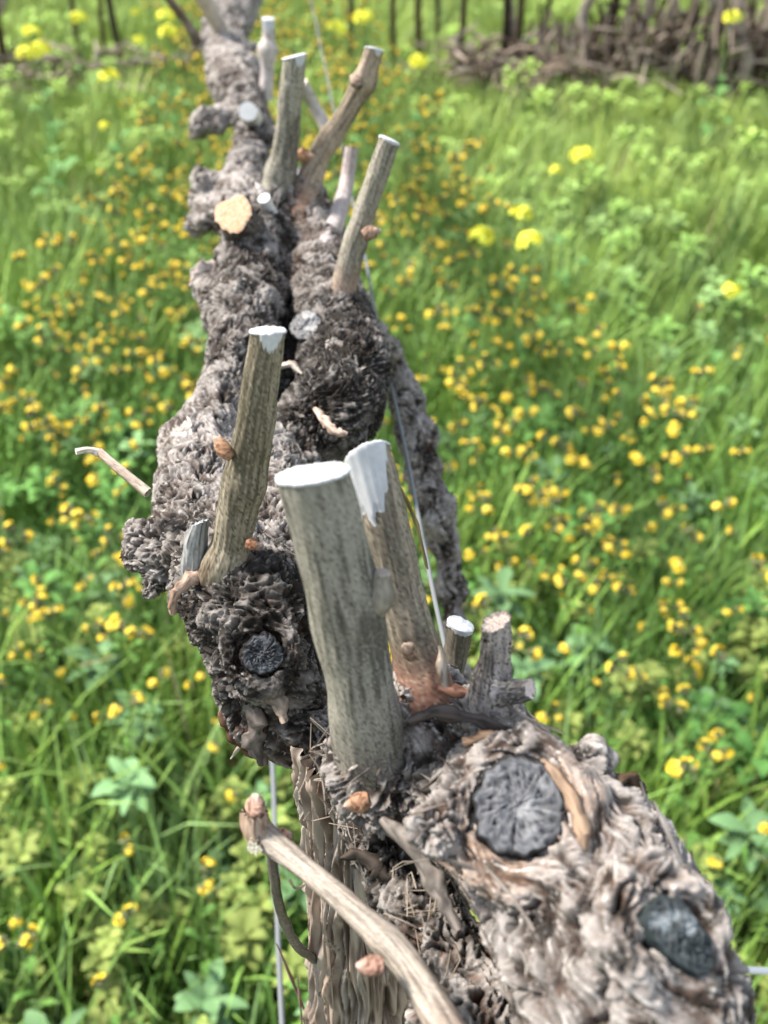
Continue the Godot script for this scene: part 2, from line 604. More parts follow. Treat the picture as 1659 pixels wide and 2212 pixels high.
func bud(p: Vector3, d: Vector3, r: float, long: float, col: Color, parent: Node, called := "bud") -> MeshInstance3D:
	# a winter bud: a pointed egg of overlapping scales
	var V := PackedVector3Array()
	var C := PackedColorArray()
	var I := PackedInt32Array()
	d = d.normalized()
	r *= 0.88
	p -= d * long * 0.12
	var sd := d.cross(Vector3(0.3, 0.8, 0.5)).normalized()
	var up := d.cross(sd)
	var n := 20
	var m := 14
	for i in m + 1:
		var t := float(i) / m
		var rr := r * pow(sin(PI * clampf(0.22 + t * 0.78, 0, 1)), 0.75)
		for k in n:
			var a := TAU * k / n
			var sc := 1.0 + 0.10 * sin(a * 2.0 + floor(t * 3.0) * 1.6) + 0.06 * (fmod(t * 3.0, 1.0))
			var q := p + (sd * cos(a) + up * sin(a)) * maxf(rr * sc, 0.00005) + d * long * t
			q += (d * 0.5 + (q - p).normalized()) * (nz_fine.get_noise_3dv(q) * r * 0.16 + nz_lump.get_noise_3dv(q * 2.0) * r * 0.2)
			V.append(q)
			var s := nz_speck.get_noise_3dv(q * 1.5)
			C.append((col * 0.66).lerp(Color(0.07, 0.035, 0.022), clampf(0.22 + s * 1.4 + fmod(t * 3.0, 1.0) * 0.3 - t * 0.15, 0.0, 0.9)).lerp(Color(0.6, 0.5, 0.42), clampf(t * 1.4 - 0.95, 0.0, 0.5)))
	for i in m:
		for k in n:
			var a := i * n + k
			var b := i * n + (k + 1) % n
			I.append_array(PackedInt32Array([a, a + n, b, b, a + n, b + n]))
	if parent == vine: return wood(V, C, I, called, M.bud)
	return build(V, C, I, called, M.bud, parent)

func scar(p: Vector3, nrm: Vector3, rx: float, ry: float, upv: Vector3, height: float, face: Color, face2: Color, side: Color, pale: Color, checks: float) -> MeshInstance3D:
	# an old sawn stub: a low round table of dead wood with cracks and rings
	var V := PackedVector3Array()
	var C := PackedColorArray()
	var I := PackedInt32Array()
	nrm = nrm.normalized()
	var up := (upv - nrm * upv.dot(nrm)).normalized()
	var sd := up.cross(nrm)
	var n := 72
	var m := 26
	var so := rng.randf() * 50.0
	for i in m + 1:
		for k in n:
			var a := TAU * k / n
			var wob := 1.0 + 0.09 * nz_speck.get_noise_2d(cos(a) * 0.004 + so, sin(a) * 0.004) + 0.05 * cos(a * 3.0 + so)
			var t := 1.0
			var h := 0.0
			if i < 5:
				h = -height * (1.0 - i / 5.0)
				t = 1.04 - 0.012 * i + 0.03 * nz_fine.get_noise_2d(k * 0.004 + so, i * 0.003)
			else:
				t = 1.0 - float(i - 5) / (m - 5)
				if i == 5: t = 0.985
			var e := sd * cos(a) * rx * t * wob + up * sin(a) * ry * t * wob
			var q := p + e
			var pl0 := nz_tone.get_noise_3dv(q * 1.4) * (1.0 - t * t)
			# checks: thin radial cracks, deep at mid radius
			var x := absf(nz_speck.get_noise_2d(cos(a) * 0.0045 + so * 2.0, sin(a) * 0.0045 + t * 0.0007))
			var crack := clampf(1.0 - x * 9.0, 0.0, 1.0) * clampf(t * 2.2 - 0.2, 0.0, 1.0) * checks if i >= 5 else clampf(1.0 - x * 9.0, 0.0, 1.0) * 0.4 * checks
			var f := nz_fine.get_noise_3dv(q * 1.4) + 0.6 * nz_fine.get_noise_3dv(q * 0.6)
			var ring := sin(t * 30.0 + f * 1.5)
			q += nrm * (h + (f * 0.0006 + pl0 * 0.0014 + ring * 0.00006 - crack * 0.0016 if i >= 5 else 0.0) - 0.0007 * t * t * t * (1.0 if i >= 5 else 0.0))
			V.append(q)
			var fr := nz_fine.get_noise_3d(cos(a) * 0.011 + so, sin(a) * 0.011, t * 0.0012 + so)
			var c := face.lerp(face2, clampf(0.5 + f * 0.9 + fr * 0.7 + ring * 0.10, 0.0, 1.0))
			var pl := nz_tone.get_noise_3dv(p + e * 1.2 + Vector3(so, 0, 0) * 0.01)
			c = c.lerp(pale, clampf(pl * 2.6 - 0.15, 0.0, 0.85) * clampf(1.35 - t * 1.2, 0.0, 1.0))
			if i < 5 or t > 0.95: c = side
			C.append(c.lerp(Color(0.02, 0.018, 0.017), crack * 0.55))
	for i in m:
		for k in n:
			var a := i * n + k
			var b := i * n + (k + 1) % n
			I.append_array(PackedInt32Array([a, a + n, b, b, a + n, b + n]))
	return wood(V, C, I, "pruning_scar", M.cane)

func shard(pts: Array, w0: float, col: Color, called := "bark_strip", thick := 0.0012) -> MeshInstance3D:
	# a larger curl of bark: pts are [px, py, z, half-width px]
	var V := PackedVector3Array()
	var C := PackedColorArray()
	var I := PackedInt32Array()
	var P := []
	for q in pts: P.append([at(q[0], q[1], q[2]), q[3] * q[2] / FOC])
	var rows := (P.size() - 1) * 8
	for i in rows + 1:
		var u := float(i) / rows * (P.size() - 1)
		var j := mini(int(u), P.size() - 2)
		var f := u - j
		var c: Vector3 = P[j][0].lerp(P[j + 1][0], f)
		var w: float = lerpf(P[j][1], P[j + 1][1], f) * (1.0 + 0.5 * nz_speck.get_noise_2d(u * 0.0025, P[0][1] * 100.0))
		var d: Vector3 = (P[j + 1][0] - P[j][0]).normalized()
		var n := (CAM - c).normalized()
		n = (n - d * n.dot(d)).normalized()
		n = n.rotated(d, w0 + 0.5 * sin(u * 2.0))
		var sd := n.cross(d)
		for k in 7:
			var x := k / 3.0 - 1.0
			var e := nz_fine.get_noise_3dv(Vector3(x * w * 1.6, 0.02 * P.size(), u * 0.0012) + P[0][0])
			var q := c + sd * x * w * (1.0 + e * 0.35) - n * x * x * w * 0.5 + n * e * w * 0.25
			V.append(q)
			C.append((col * 0.85).lerp(col * 0.3, clampf(0.35 + e * 1.6, 0.0, 1.0)))
		for k in 7:
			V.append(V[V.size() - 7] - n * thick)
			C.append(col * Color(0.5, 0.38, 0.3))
	for i in rows:
		for k in 14:
			var a := i * 14 + k
			var b := i * 14 + (k + 1) % 14
			if k >= 7:
				b = i * 14 + (7 + (k - 7 + 1) % 7)
				if k == 13: continue
				I.append_array(PackedInt32Array([a, b, a + 14, b, b + 14, a + 14]))
			elif k < 6:
				I.append_array(PackedInt32Array([a, a + 14, b, b, a + 14, b + 14]))
		for k in [0, 6]:
			var a: int = i * 14 + k
			var b: int = a + 7
			if k == 0: I.append_array(PackedInt32Array([a, b, a + 14, b, b + 14, a + 14]))
			else: I.append_array(PackedInt32Array([a, a + 14, b, b, a + 14, b + 14]))
	return wood(V, C, I, called, M.bark)

func fibrous_trunk(P: Array, R: Array, rows: int, cols: int, called: String, parent: Node, shift: Vector3, deep: float, tone: float, fine := true) -> MeshInstance3D:
	# a trunk of shaggy bark that runs in long fibres
	var V := PackedVector3Array()
	var C := PackedColorArray()
	var I := PackedInt32Array()
	var curve := Curve3D.new()
	for i in P.size():
		var tan: Vector3 = (P[mini(i + 1, P.size() - 1)] - P[maxi(i - 1, 0)]) / 6.0
		curve.add_point(P[i], -tan, tan)
	var L := curve.get_baked_length()
	var sr := rng.randf() * 9.0
	var sd := Vector3.ZERO
	for i in rows + 1:
		var s := L * i / rows
		var c := curve.sample_baked(s, true)
		var ax := (curve.sample_baked(minf(s + 0.01, L)) - curve.sample_baked(maxf(s - 0.01, 0.0))).normalized()
		if sd == Vector3.ZERO: sd = ax.cross(Vector3(0.2, 0.1, 0.9)).normalized()
		sd = (sd - ax * sd.dot(ax)).normalized()
		var up := ax.cross(sd)
		var u := float(i) / rows * (R.size() - 1)
		var j := mini(int(u), R.size() - 2)
		var r: float = lerpf(R[j], R[j + 1], u - j)
		for k in cols:
			var a := TAU * k / cols
			var q := Vector3(cos(a) * r, sin(a) * r, s * 0.10 + sr)
			var w := nz_lump.get_noise_3dv(Vector3(q.x, q.y, s * 0.35 + sr))
			var st := 0.0
			var f := 0.0
			var crk := 0.0
			if fine:
				var g := Vector3(q.x, q.y, s * 0.055 + sr) + Vector3(w, -w, 0) * 0.0011
				st = 1.0 - absf(nz_strand.get_noise_3dv(g * 0.75) * 2.0)
				f = nz_fine.get_noise_3dv(g * 0.7)
				crk = 1.0 - smoothstep(0.0, 0.16, absf(nz_crack.get_noise_3dv(g * 2.2)))
			else:
				st = 1.0 - absf(nz_strand.get_noise_3dv(q * 0.5) * 2.0)
			var p := c + (sd * cos(a) + up * sin(a)) * (r + w * r * 0.10 + (st - crk * 1.4) * deep + f * deep * 0.25)
			V.append(p - shift)
			var t := nz_tone.get_noise_3dv(q * 1.1)
			var col := Color(0.33, 0.29, 0.25).lerp(Color(0.44, 0.34, 0.26), clampf(0.4 + t * 1.2, 0.0, 1.0))
			col = col.lerp(Color(0.10, 0.062, 0.042), clampf(0.25 + f * 1.2 - st * 0.3 + crk * 0.5, 0.0, 0.9))
			C.append(col.lerp(Color(0.06, 0.05, 0.043), clampf(tone + t * 0.6, 0.0, 0.9)))
	for i in rows:
		for k in cols:
			var a := i * cols + k
			var b := i * cols + (k + 1) % cols
			I.append_array(PackedInt32Array([a, a + cols, b, b, a + cols, b + cols]))
	return build(V, C, I, called, M.bark, parent)

# ---------------------------------------------------------------- grass, weeds and flowers

func blade_into(V: PackedVector3Array, C: PackedColorArray, I: PackedInt32Array, p: Vector3, dir: Vector3, h: float, w: float, bend: float, col: Color, segs := 4) -> void:
	var sd := Vector3(-dir.z, 0, dir.x)
	var v0 := V.size()
	for i in segs + 1:
		var t := float(i) / segs
		var c := p + dir * (bend * h * t * t) + Vector3.UP * (h * (t - bend * bend * 0.45 * t * t * t))
		var ww := w * 0.5 * (1.0 - t * t * 0.92) * (0.6 + 0.4 * minf(1.0, t * 3.0))
		V.append(c - sd * ww)
		V.append(c + sd * ww)
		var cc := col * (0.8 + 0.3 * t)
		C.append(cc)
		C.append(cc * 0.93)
	for i in segs:
		var a := v0 + i * 2
		I.append_array(PackedInt32Array([a, a + 2, a + 1, a + 1, a + 2, a + 3]))

func leaf_into(V: PackedVector3Array, C: PackedColorArray, I: PackedInt32Array, p: Vector3, dir: Vector3, rise: float, length: float, w: float, col: Color, fold := 0.3) -> void:
	var sd := Vector3(-dir.z, 0, dir.x).normalized()
	var v0 := V.size()
	for i in 7:
		var t := i / 6.0
		var c := p + dir * (length * t * (1.0 - 0.25 * t * rise)) + Vector3.UP * (length * (rise * t - 0.75 * rise * t * t))
		var ww := w * 0.5 * pow(sin(PI * clampf(0.06 + t * 0.92, 0, 1)), 0.8) * (1.0 + 0.08 * sin(i * 2.5))
		V.append(c - sd * ww + Vector3.UP * ww * fold)
		V.append(c)
		V.append(c + sd * ww + Vector3.UP * ww * fold)
		C.append(col)
		C.append(col * 1.18)
		C.append(col * 0.95)
	for i in 6:
		for q in 2:
			var a := v0 + i * 3 + q
			I.append_array(PackedInt32Array([a, a + 3, a + 1, a + 1, a + 3, a + 4]))

func mesh_of(V: PackedVector3Array, C: PackedColorArray, I: PackedInt32Array) -> ArrayMesh:
	var o := build(V, C, I, "tuft", null, null)
	var m: ArrayMesh = o.mesh
	o.free()
	return m

func scatter(called: String, mesh: ArrayMesh, mat: Material, xf: Array, cols: Array) -> MultiMeshInstance3D:
	var mm := MultiMesh.new()
	mm.transform_format = MultiMesh.TRANSFORM_3D
	mm.use_colors = true
	mm.mesh = mesh
	mm.instance_count = xf.size()
	for i in xf.size():
		mm.set_instance_transform(i, xf[i])
		mm.set_instance_color(i, cols[i])
	var o := MultiMeshInstance3D.new()
	o.name = numbered(called)
	o.multimesh = mm
	o.material_override = mat
	o.set_meta("kind", "stuff")
	add_child(o)
	return o

func grass_tuft(blades: int, h0: float, h1: float, w: float, spread: float, bend: float) -> ArrayMesh:
	var V := PackedVector3Array()
	var C := PackedColorArray()
	var I := PackedInt32Array()
	for i in blades:
		var a := rng.randf() * TAU
		var d := Vector3(cos(a), 0, sin(a))
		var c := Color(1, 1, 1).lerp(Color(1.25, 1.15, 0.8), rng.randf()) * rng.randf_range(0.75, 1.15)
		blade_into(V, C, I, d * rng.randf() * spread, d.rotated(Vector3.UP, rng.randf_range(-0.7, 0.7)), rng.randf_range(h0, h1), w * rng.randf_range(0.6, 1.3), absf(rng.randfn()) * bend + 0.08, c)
	return mesh_of(V, C, I)

func weed_rosette(leaves: int, length: float, w: float, rise: float) -> ArrayMesh:
	var V := PackedVector3Array()
	var C := PackedColorArray()
	var I := PackedInt32Array()
	for i in leaves:
		var a := i * 2.4 + rng.randf() * 0.5
		var d := Vector3(cos(a), 0, sin(a))
		leaf_into(V, C, I, Vector3(0, 0.02 + i * length * 0.07, 0), d, rise * rng.randf_range(0.6, 1.3), length * rng.randf_range(0.6, 1.1), w * rng.randf_range(0.7, 1.2), Color(1, 1, 1) * rng.randf_range(0.8, 1.15))
	return mesh_of(V, C, I)

func stem_into(V: PackedVector3Array, C: PackedColorArray, I: PackedInt32Array, pts: Array, r: float, col: Color, n := 5) -> void:
	var v0 := V.size()
	for i in pts.size():
		var ax: Vector3 = (pts[mini(i + 1, pts.size() - 1)] - pts[maxi(i - 1, 0)]).normalized()
		var sd := ax.cross(Vector3(0.9, 0.1, 0.3)).normalized()
		var up := ax.cross(sd)
		for k in n:
			V.append(pts[i] + (sd * cos(TAU * k / n) + up * sin(TAU * k / n)) * r * (1.0 - 0.4 * i / pts.size()))
			C.append(col)
	for i in pts.size() - 1:
		for k in n:
			var a := v0 + i * n + k
			var b := v0 + i * n + (k + 1) % n
			I.append_array(PackedInt32Array([a, a + n, b, b, a + n, b + n]))

func floret_into(V: PackedVector3Array, C: PackedColorArray, I: PackedInt32Array, p: Vector3, d: Vector3, r: float, petals: int, col: Color, heart: Color) -> void:
	# a small funnel flower with rounded petals
	d = d.normalized()
	var sd := d.cross(Vector3(0.37, 0.21, 0.9)).normalized()
	var up := d.cross(sd)
	var c0 := V.size()
	V.append(p)
	C.append(heart)
	var n := petals * 4
	for i in n:
		var a := TAU * i / n
		var lobe := 0.70 + 0.30 * absf(sin(a * petals * 0.5))
		V.append(p + (sd * cos(a) + up * sin(a)) * r * lobe * 0.55 + d * r * 0.35)
		V.append(p + (sd * cos(a) + up * sin(a)) * r * lobe + d * r * (0.42 + 0.1 * sin(a * 2.0)))
		C.append(col.lerp(heart, 0.25))
		C.append(col)
	for i in n:
		var a := c0 + 1 + i * 2
		var b := c0 + 1 + ((i + 1) % n) * 2
		I.append_array(PackedInt32Array([c0, b, a, a, b, a + 1, a + 1, b, b + 1]))

func fiddleneck(v: int) -> Node3D:
	# orange-yellow fiddleneck: a hairy stem that ends in coiled sprays, small trumpet flowers above dark green calyxes
	var o := Node3D.new()
	var h: float = [0.36, 0.41, 0.33, 0.44, 0.38, 0.30, 0.40, 0.35][v]
	var tilt := rng.randf() * TAU
	var lean := Vector3(cos(tilt), 0, sin(tilt)) * 0.05
	var top: Vector3 = Vector3.UP * h + lean
	var V := PackedVector3Array()
	var C := PackedColorArray()
	var I := PackedInt32Array()
	var pts := []
	for i in 6:
		var t := i / 5.0
		pts.append(Vector3.UP * (h - 0.012) * t + lean * t * t)
	stem_into(V, C, I, pts, 0.0017, Color(0.10, 0.17, 0.045))
	build(V, C, I, "stem", M.leaf, o)
	V = PackedVector3Array(); C = PackedColorArray(); I = PackedInt32Array()
	for i in 7:
		var t := 0.12 + i * 0.115
		var a := i * 2.4 + v
		leaf_into(V, C, I, Vector3.UP * h * t + lean * t * t, Vector3(cos(a), 0, sin(a)), 1.1, 0.06 - i * 0.005, 0.011, Color(0.075, 0.16, 0.03) * rng.randf_range(0.85, 1.25))
	build(V, C, I, "leaves", M.leaf, o).set_meta("kind", "stuff")
	V = PackedVector3Array(); C = PackedColorArray(); I = PackedInt32Array()
	var V2 := PackedVector3Array()
	var C2 := PackedColorArray()
	var I2 := PackedInt32Array()
	var sprays: int = [1, 2, 1, 3, 2, 1, 2, 3][v]
	for s in sprays:
		var sa := tilt + s * 2.3
		var out := Vector3(cos(sa), 0, sin(sa))
		var c: Vector3 = top + out * (0.004 + 0.007 * (sprays - 1)) * rng.randf_range(0.7, 1.4) - Vector3.UP * 0.009 * s
		var n: int = [8, 7, 10, 6, 8, 5, 6, 7][v]
		for i in n:
			# flowers sit on the upper outer side of the coil, buds and seed calyxes on the other
			var y := rng.randf_range(-0.15, 1.0)
			var a := sa + rng.randf_range(-1.7, 1.7)
			var d := (Vector3(cos(a), 0, sin(a)) * sqrt(maxf(1.0 - y * y, 0.05)) + Vector3.UP * y).normalized()
			var f := Color(0.80, 0.57, 0.03).lerp(Color(0.84, 0.68, 0.12), rng.randf())
			floret_into(V, C, I, c + d * rng.randf_range(0.0060, 0.0092), d, rng.randf_range(0.0042, 0.0060), 5, f, Color(0.72, 0.43, 0.02))
		build(V, C, I, "flower_cluster", M.petal, o)
		V = PackedVector3Array(); C = PackedColorArray(); I = PackedInt32Array()
		for i in 18:
			var y := rng.randf_range(-0.9, 0.6)
			var a := sa + PI + rng.randf_range(-1.9, 1.9)
			var d := (Vector3(cos(a), 0, sin(a)) * sqrt(1.0 - y * y) + Vector3.UP * y).normalized()
			var q := c + d * 0.0035
			stem_into(V2, C2, I2, [q, q + d * 0.003, q + d * 0.0075], 0.0021, Color(0.10, 0.13, 0.05).lerp(Color(0.26, 0.24, 0.12), rng.randf() ** 2))
		stem_into(V2, C2, I2, [top - Vector3.UP * 0.02, c - Vector3.UP * 0.005, c + out * 0.003], 0.0022, Color(0.11, 0.16, 0.05))
	build(V2, C2, I2, "calyx_coil", M.leaf, o).set_meta("kind", "stuff")
	return o

func mustard(v: int) -> Node3D:
	# field mustard: a branching stem under a dome of four-petalled lemon flowers
	var o := Node3D.new()
	var V := PackedVector3Array()
	var C := PackedColorArray()
	var I := PackedInt32Array()
	var h := 0.44 + 0.05 * v
	stem_into(V, C, I, [Vector3.ZERO, Vector3(0.01, h * 0.5, 0), Vector3(0, h - 0.03, 0.008)], 0.003, Color(0.12, 0.22, 0.06))
	for i in 8:
		var a := i * 0.8
		stem_into(V, C, I, [Vector3(0, h - 0.035, 0.008), Vector3(cos(a) * 0.012, h - 0.015, sin(a) * 0.012)], 0.0008, Color(0.16, 0.28, 0.06), 4)
	build(V, C, I, "stem", M.leaf, o)
	V = PackedVector3Array(); C = PackedColorArray(); I = PackedInt32Array()
	for i in 6:
		var a := i * 2.4 + v
		leaf_into(V, C, I, Vector3.UP * h * (0.08 + 0.1 * i), Vector3(cos(a), 0, sin(a)), 0.9, 0.12 - 0.012 * i, 0.045, Color(0.09, 0.19, 0.05))
	build(V, C, I, "leaves", M.leaf, o).set_meta("kind", "stuff")
	V = PackedVector3Array(); C = PackedColorArray(); I = PackedInt32Array()
	for i in 26:
		var y := rng.randf_range(0.0, 1.0)
		var a := rng.randf() * TAU
		var d := (Vector3(cos(a), 0, sin(a)) * sqrt(1.0 - y * y) + Vector3.UP * y).normalized()
		floret_into(V, C, I, Vector3(0, h - 0.014, 0) + d * Vector3(0.024, 0.020, 0.024), d, rng.randf_range(0.008, 0.011), 4, Color(0.88, 0.80, 0.06).lerp(Color(0.80, 0.82, 0.10), rng.randf()), Color(0.68, 0.66, 0.04))
	build(V, C, I, "flower_cluster", M.petal, o)
	return o

func row_x(d: float) -> float:
	return 0.045 - ROW_YAW * d

# ---------------------------------------------------------------- the scene

func _ready() -> void:
	rng.seed = 20240
	# camera, sky, sun, exposure
	var cam := Camera3D.new()
	cam.name = "camera"
	cam.fov = rad_to_deg(2.0 * atan(1106.0 / FOC))
	cam.near = 0.02
	cam.far = 400.0
	cam.position = CAM
	cam.rotation_degrees.x = -PITCH
	var att := CameraAttributesPhysical.new()
	att.frustum_focal_length = 12.0 / (1106.0 / FOC)
	att.frustum_near = 0.02
	att.frustum_far = 400.0
	att.frustum_focus_distance = 0.36
	att.exposure_aperture = 7.2
	cam.attributes = att
	add_child(cam)
	cam.current = true
	var we := WorldEnvironment.new()
	we.name = "world_environment"
	var env := Environment.new()
	env.background_mode = Environment.BG_SKY
	var skm := ProceduralSkyMaterial.new()
	skm.sky_top_color = Color(0.80, 0.86, 0.95)
	skm.sky_horizon_color = Color(0.90, 0.93, 0.96)
	skm.sky_curve = 0.3
	skm.sky_energy_multiplier = 0.75
	skm.ground_horizon_color = Color(0.42, 0.46, 0.40)
	skm.ground_bottom_color = Color(0.30, 0.34, 0.26)
	skm.sun_angle_max = 0.0
	var sky := Sky.new()
	sky.sky_material = skm
	env.sky = sky
	env.background_energy_multiplier = 1.0
	env.ambient_light_source = Environment.AMBIENT_SOURCE_SKY
	env.tonemap_mode = Environment.TONE_MAPPER_LINEAR
	env.tonemap_exposure = 3.25
	env.sdfgi_enabled = true
	env.ssao_enabled = true
	env.ssil_enabled = true
	we.environment = env
	add_child(we)
	var sun := DirectionalLight3D.new()
	sun.name = "sun"
	sun.light_energy = 1.05
	sun.light_angular_distance = 10.0
	sun.light_color = Color(1.0, 0.97, 0.94)
	sun.shadow_enabled = true
	add_child(sun)
	sun.look_at_from_position(Vector3(-0.95, 1.2, -0.25), Vector3.ZERO)

	nz_lump = noise(11, 55.0)
	nz_strand = noise(12, 330.0)
	nz_crack = noise(17, 52.0)
	nz_gnarl = noise(13, 85.0)
	nz_gnarl.domain_warp_enabled = true
	nz_gnarl.domain_warp_type = FastNoiseLite.DOMAIN_WARP_SIMPLEX
	nz_gnarl.domain_warp_frequency = 70.0
	nz_gnarl.domain_warp_amplitude = 0.005
	nz_gnarl.domain_warp_fractal_type = FastNoiseLite.DOMAIN_WARP_FRACTAL_NONE
	nz_fine = noise(14, 700.0, 2)
	nz_tone = noise(15, 75.0, 2)
	nz_speck = noise(16, 420.0, 2)

	M.bark = mat_vertex(0.92)
	fine_relief(M.bark, 0.06, 45.0, 0.4, 5)
	M.cane = mat_vertex(0.8)
	fine_relief(M.cane, 0.08, 60.0, 0.5, 6)
	M.paint = mat_vertex(0.55)
	M.bud = mat_vertex(0.75)
	M.leaf = mat_vertex(0.68)
	M.leaf.cull_mode = BaseMaterial3D.CULL_DISABLED
	M.leaf.backlight = Color(0.75, 0.8, 0.4)
	M.petal = mat_vertex(0.6)
	M.petal.cull_mode = BaseMaterial3D.CULL_DISABLED
	M.petal.backlight = Color(0.5, 0.45, 0.2)
	M.steel = mat_vertex(0.5)
	M.soil = mat_vertex(1.0)

	ground_and_grass()
	far_rows()
	grapevine()
	wires()
	flowers()

func ground_and_grass() -> void:
	var V := PackedVector3Array()
	var C := PackedColorArray()
	var I := PackedInt32Array()
	var n := 90
	for j in n + 1:
		for i in n + 1:
			var u := i / float(n) * 2.0 - 1.0
			var w := j / float(n) * 2.0 - 1.0
			var p := Vector3(u * absf(u) * 150.0, 0, w * absf(w) * 150.0 - 3.0)
			p.y = nz_lump.get_noise_2d(p.x * 0.02, p.z * 0.02) * 0.02 - 0.02
			V.append(p)
			C.append(Color(0.075, 0.105, 0.03).lerp(Color(0.10, 0.085, 0.05), clampf(0.3 + nz_lump.get_noise_2d(p.x * 0.05, p.z * 0.05), 0, 1) if p.length() < 12.0 else 0.15))
	for j in n:
		for i in n:
			var a := j * (n + 1) + i
			I.append_array(PackedInt32Array([a, a + 1, a + n + 1, a + 1, a + n + 2, a + n + 1]))
	var g := build(V, C, I, "ground", M.soil, self)
	tag(g, "", "", "", "structure")
	g.name = "ground"
	# grass: several tufts strewn over the ground, denser towards the vine
	var kinds := [[grass_tuft(14, 0.12, 0.27, 0.0048, 0.04, 0.18), 1.0], [grass_tuft(9, 0.17, 0.32, 0.006, 0.035, 0.22), 0.7], [grass_tuft(16, 0.07, 0.18, 0.0036, 0.06, 0.3), 0.9], [grass_tuft(6, 0.13, 0.28, 0.011, 0.035, 0.4), 0.8]]
	var patch := noise(31, 1.1, 2)
	var labels := ["fine green grass standing in the whole meadow", "tall green grass blades among the flowers", "short green grass near the soil of the meadow", "broad pale green grass blades among the finer grass"]
	for q in kinds.size():
		var xf := []
		var cols := []
		for i in int(22000 * kinds[q][1]):
			var t := rng.randf()
			var d := 0.25 + 9.5 * pow(t, 0.8)
			var x := (rng.randf() * 2.0 - 1.0) * (1.2 + 0.85 * d) + 0.1
			var pt := patch.get_noise_2d(x, d)
			var pt2 := patch.get_noise_2d(x * 3.0 + 40.0, d * 3.0)
			var s := rng.randf_range(0.75, 1.15) * (1.0 + 0.25 * pt)
			if absf(x - row_x(d)) > 0.9: s *= 0.85
			var b := Basis(Vector3.UP, rng.randf() * TAU).scaled(Vector3(s, s, s))
			xf.append(Transform3D(b, Vector3(x, -0.01, -d)))
			var c := Color(0.15, 0.29, 0.055).lerp(Color(0.24, 0.38, 0.085), clampf(0.4 + pt * 0.9 + rng.randfn() * 0.2, 0, 1))
			c = c.lerp(Color(0.37, 0.48, 0.13), smoothstep(1.4, 4.5, d) * 0.85)  # paler with distance: haze and brighter light put into the grass colour
			c = c.lerp(Color(0.17, 0.27, 0.13), clampf(pt2 * 1.2, 0, 0.6))
			if rng.randf() < 0.02: c = Color(0.36, 0.31, 0.17)
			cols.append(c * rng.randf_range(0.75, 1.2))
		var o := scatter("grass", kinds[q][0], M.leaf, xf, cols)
		tag(o, labels[q], "grass", "", "stuff")
	# broad-leaved weeds
	var weeds := [[weed_rosette(11, 0.07, 0.022, 0.9), 700, Color(0.085, 0.20, 0.045)], [weed_rosette(12, 0.05, 0.018, 0.7), 900, Color(0.12, 0.22, 0.09)], [weed_rosette(16, 0.035, 0.014, 0.8), 900, Color(0.20, 0.25, 0.06)]]
	var wl := ["broad leaved green weeds growing in the grass", "grey green leafy weeds low in the grass", "small yellowish green weeds close to the soil"]
	for q in weeds.size():
		var xf := []
		var cols := []
		for i in weeds[q][1]:
			var d: float = 0.3 + 6.5 * pow(rng.randf(), 0.9)
			var x := (rng.randf() * 2.0 - 1.0) * (0.65 + 0.5 * d)
			if q == 2:
				d = 0.35 + 1.1 * rng.randf() ** 1.5
				x = rng.randf_range(-0.9, 0.9)
			if q == 0 and d < 1.3: x += signf(x) * 0.5
			var lift := rng.randf_range(0.02, 0.19) if q < 2 else rng.randf_range(0.02, 0.16)
			xf.append(Transform3D(Basis(Vector3.UP, rng.randf() * TAU).scaled(Vector3.ONE * rng.randf_range(0.6, 1.3)), Vector3(x, lift, -d)))
			cols.append(weeds[q][2].lerp(Color(0.30, 0.42, 0.09), smoothstep(1.2, 4.5, d) * 0.8) * rng.randf_range(0.8, 1.4))  # far weeds lightened like the grass, haze and light painted into their colour
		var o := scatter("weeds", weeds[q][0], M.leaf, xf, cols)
		tag(o, wl[q], "weeds", "", "stuff")

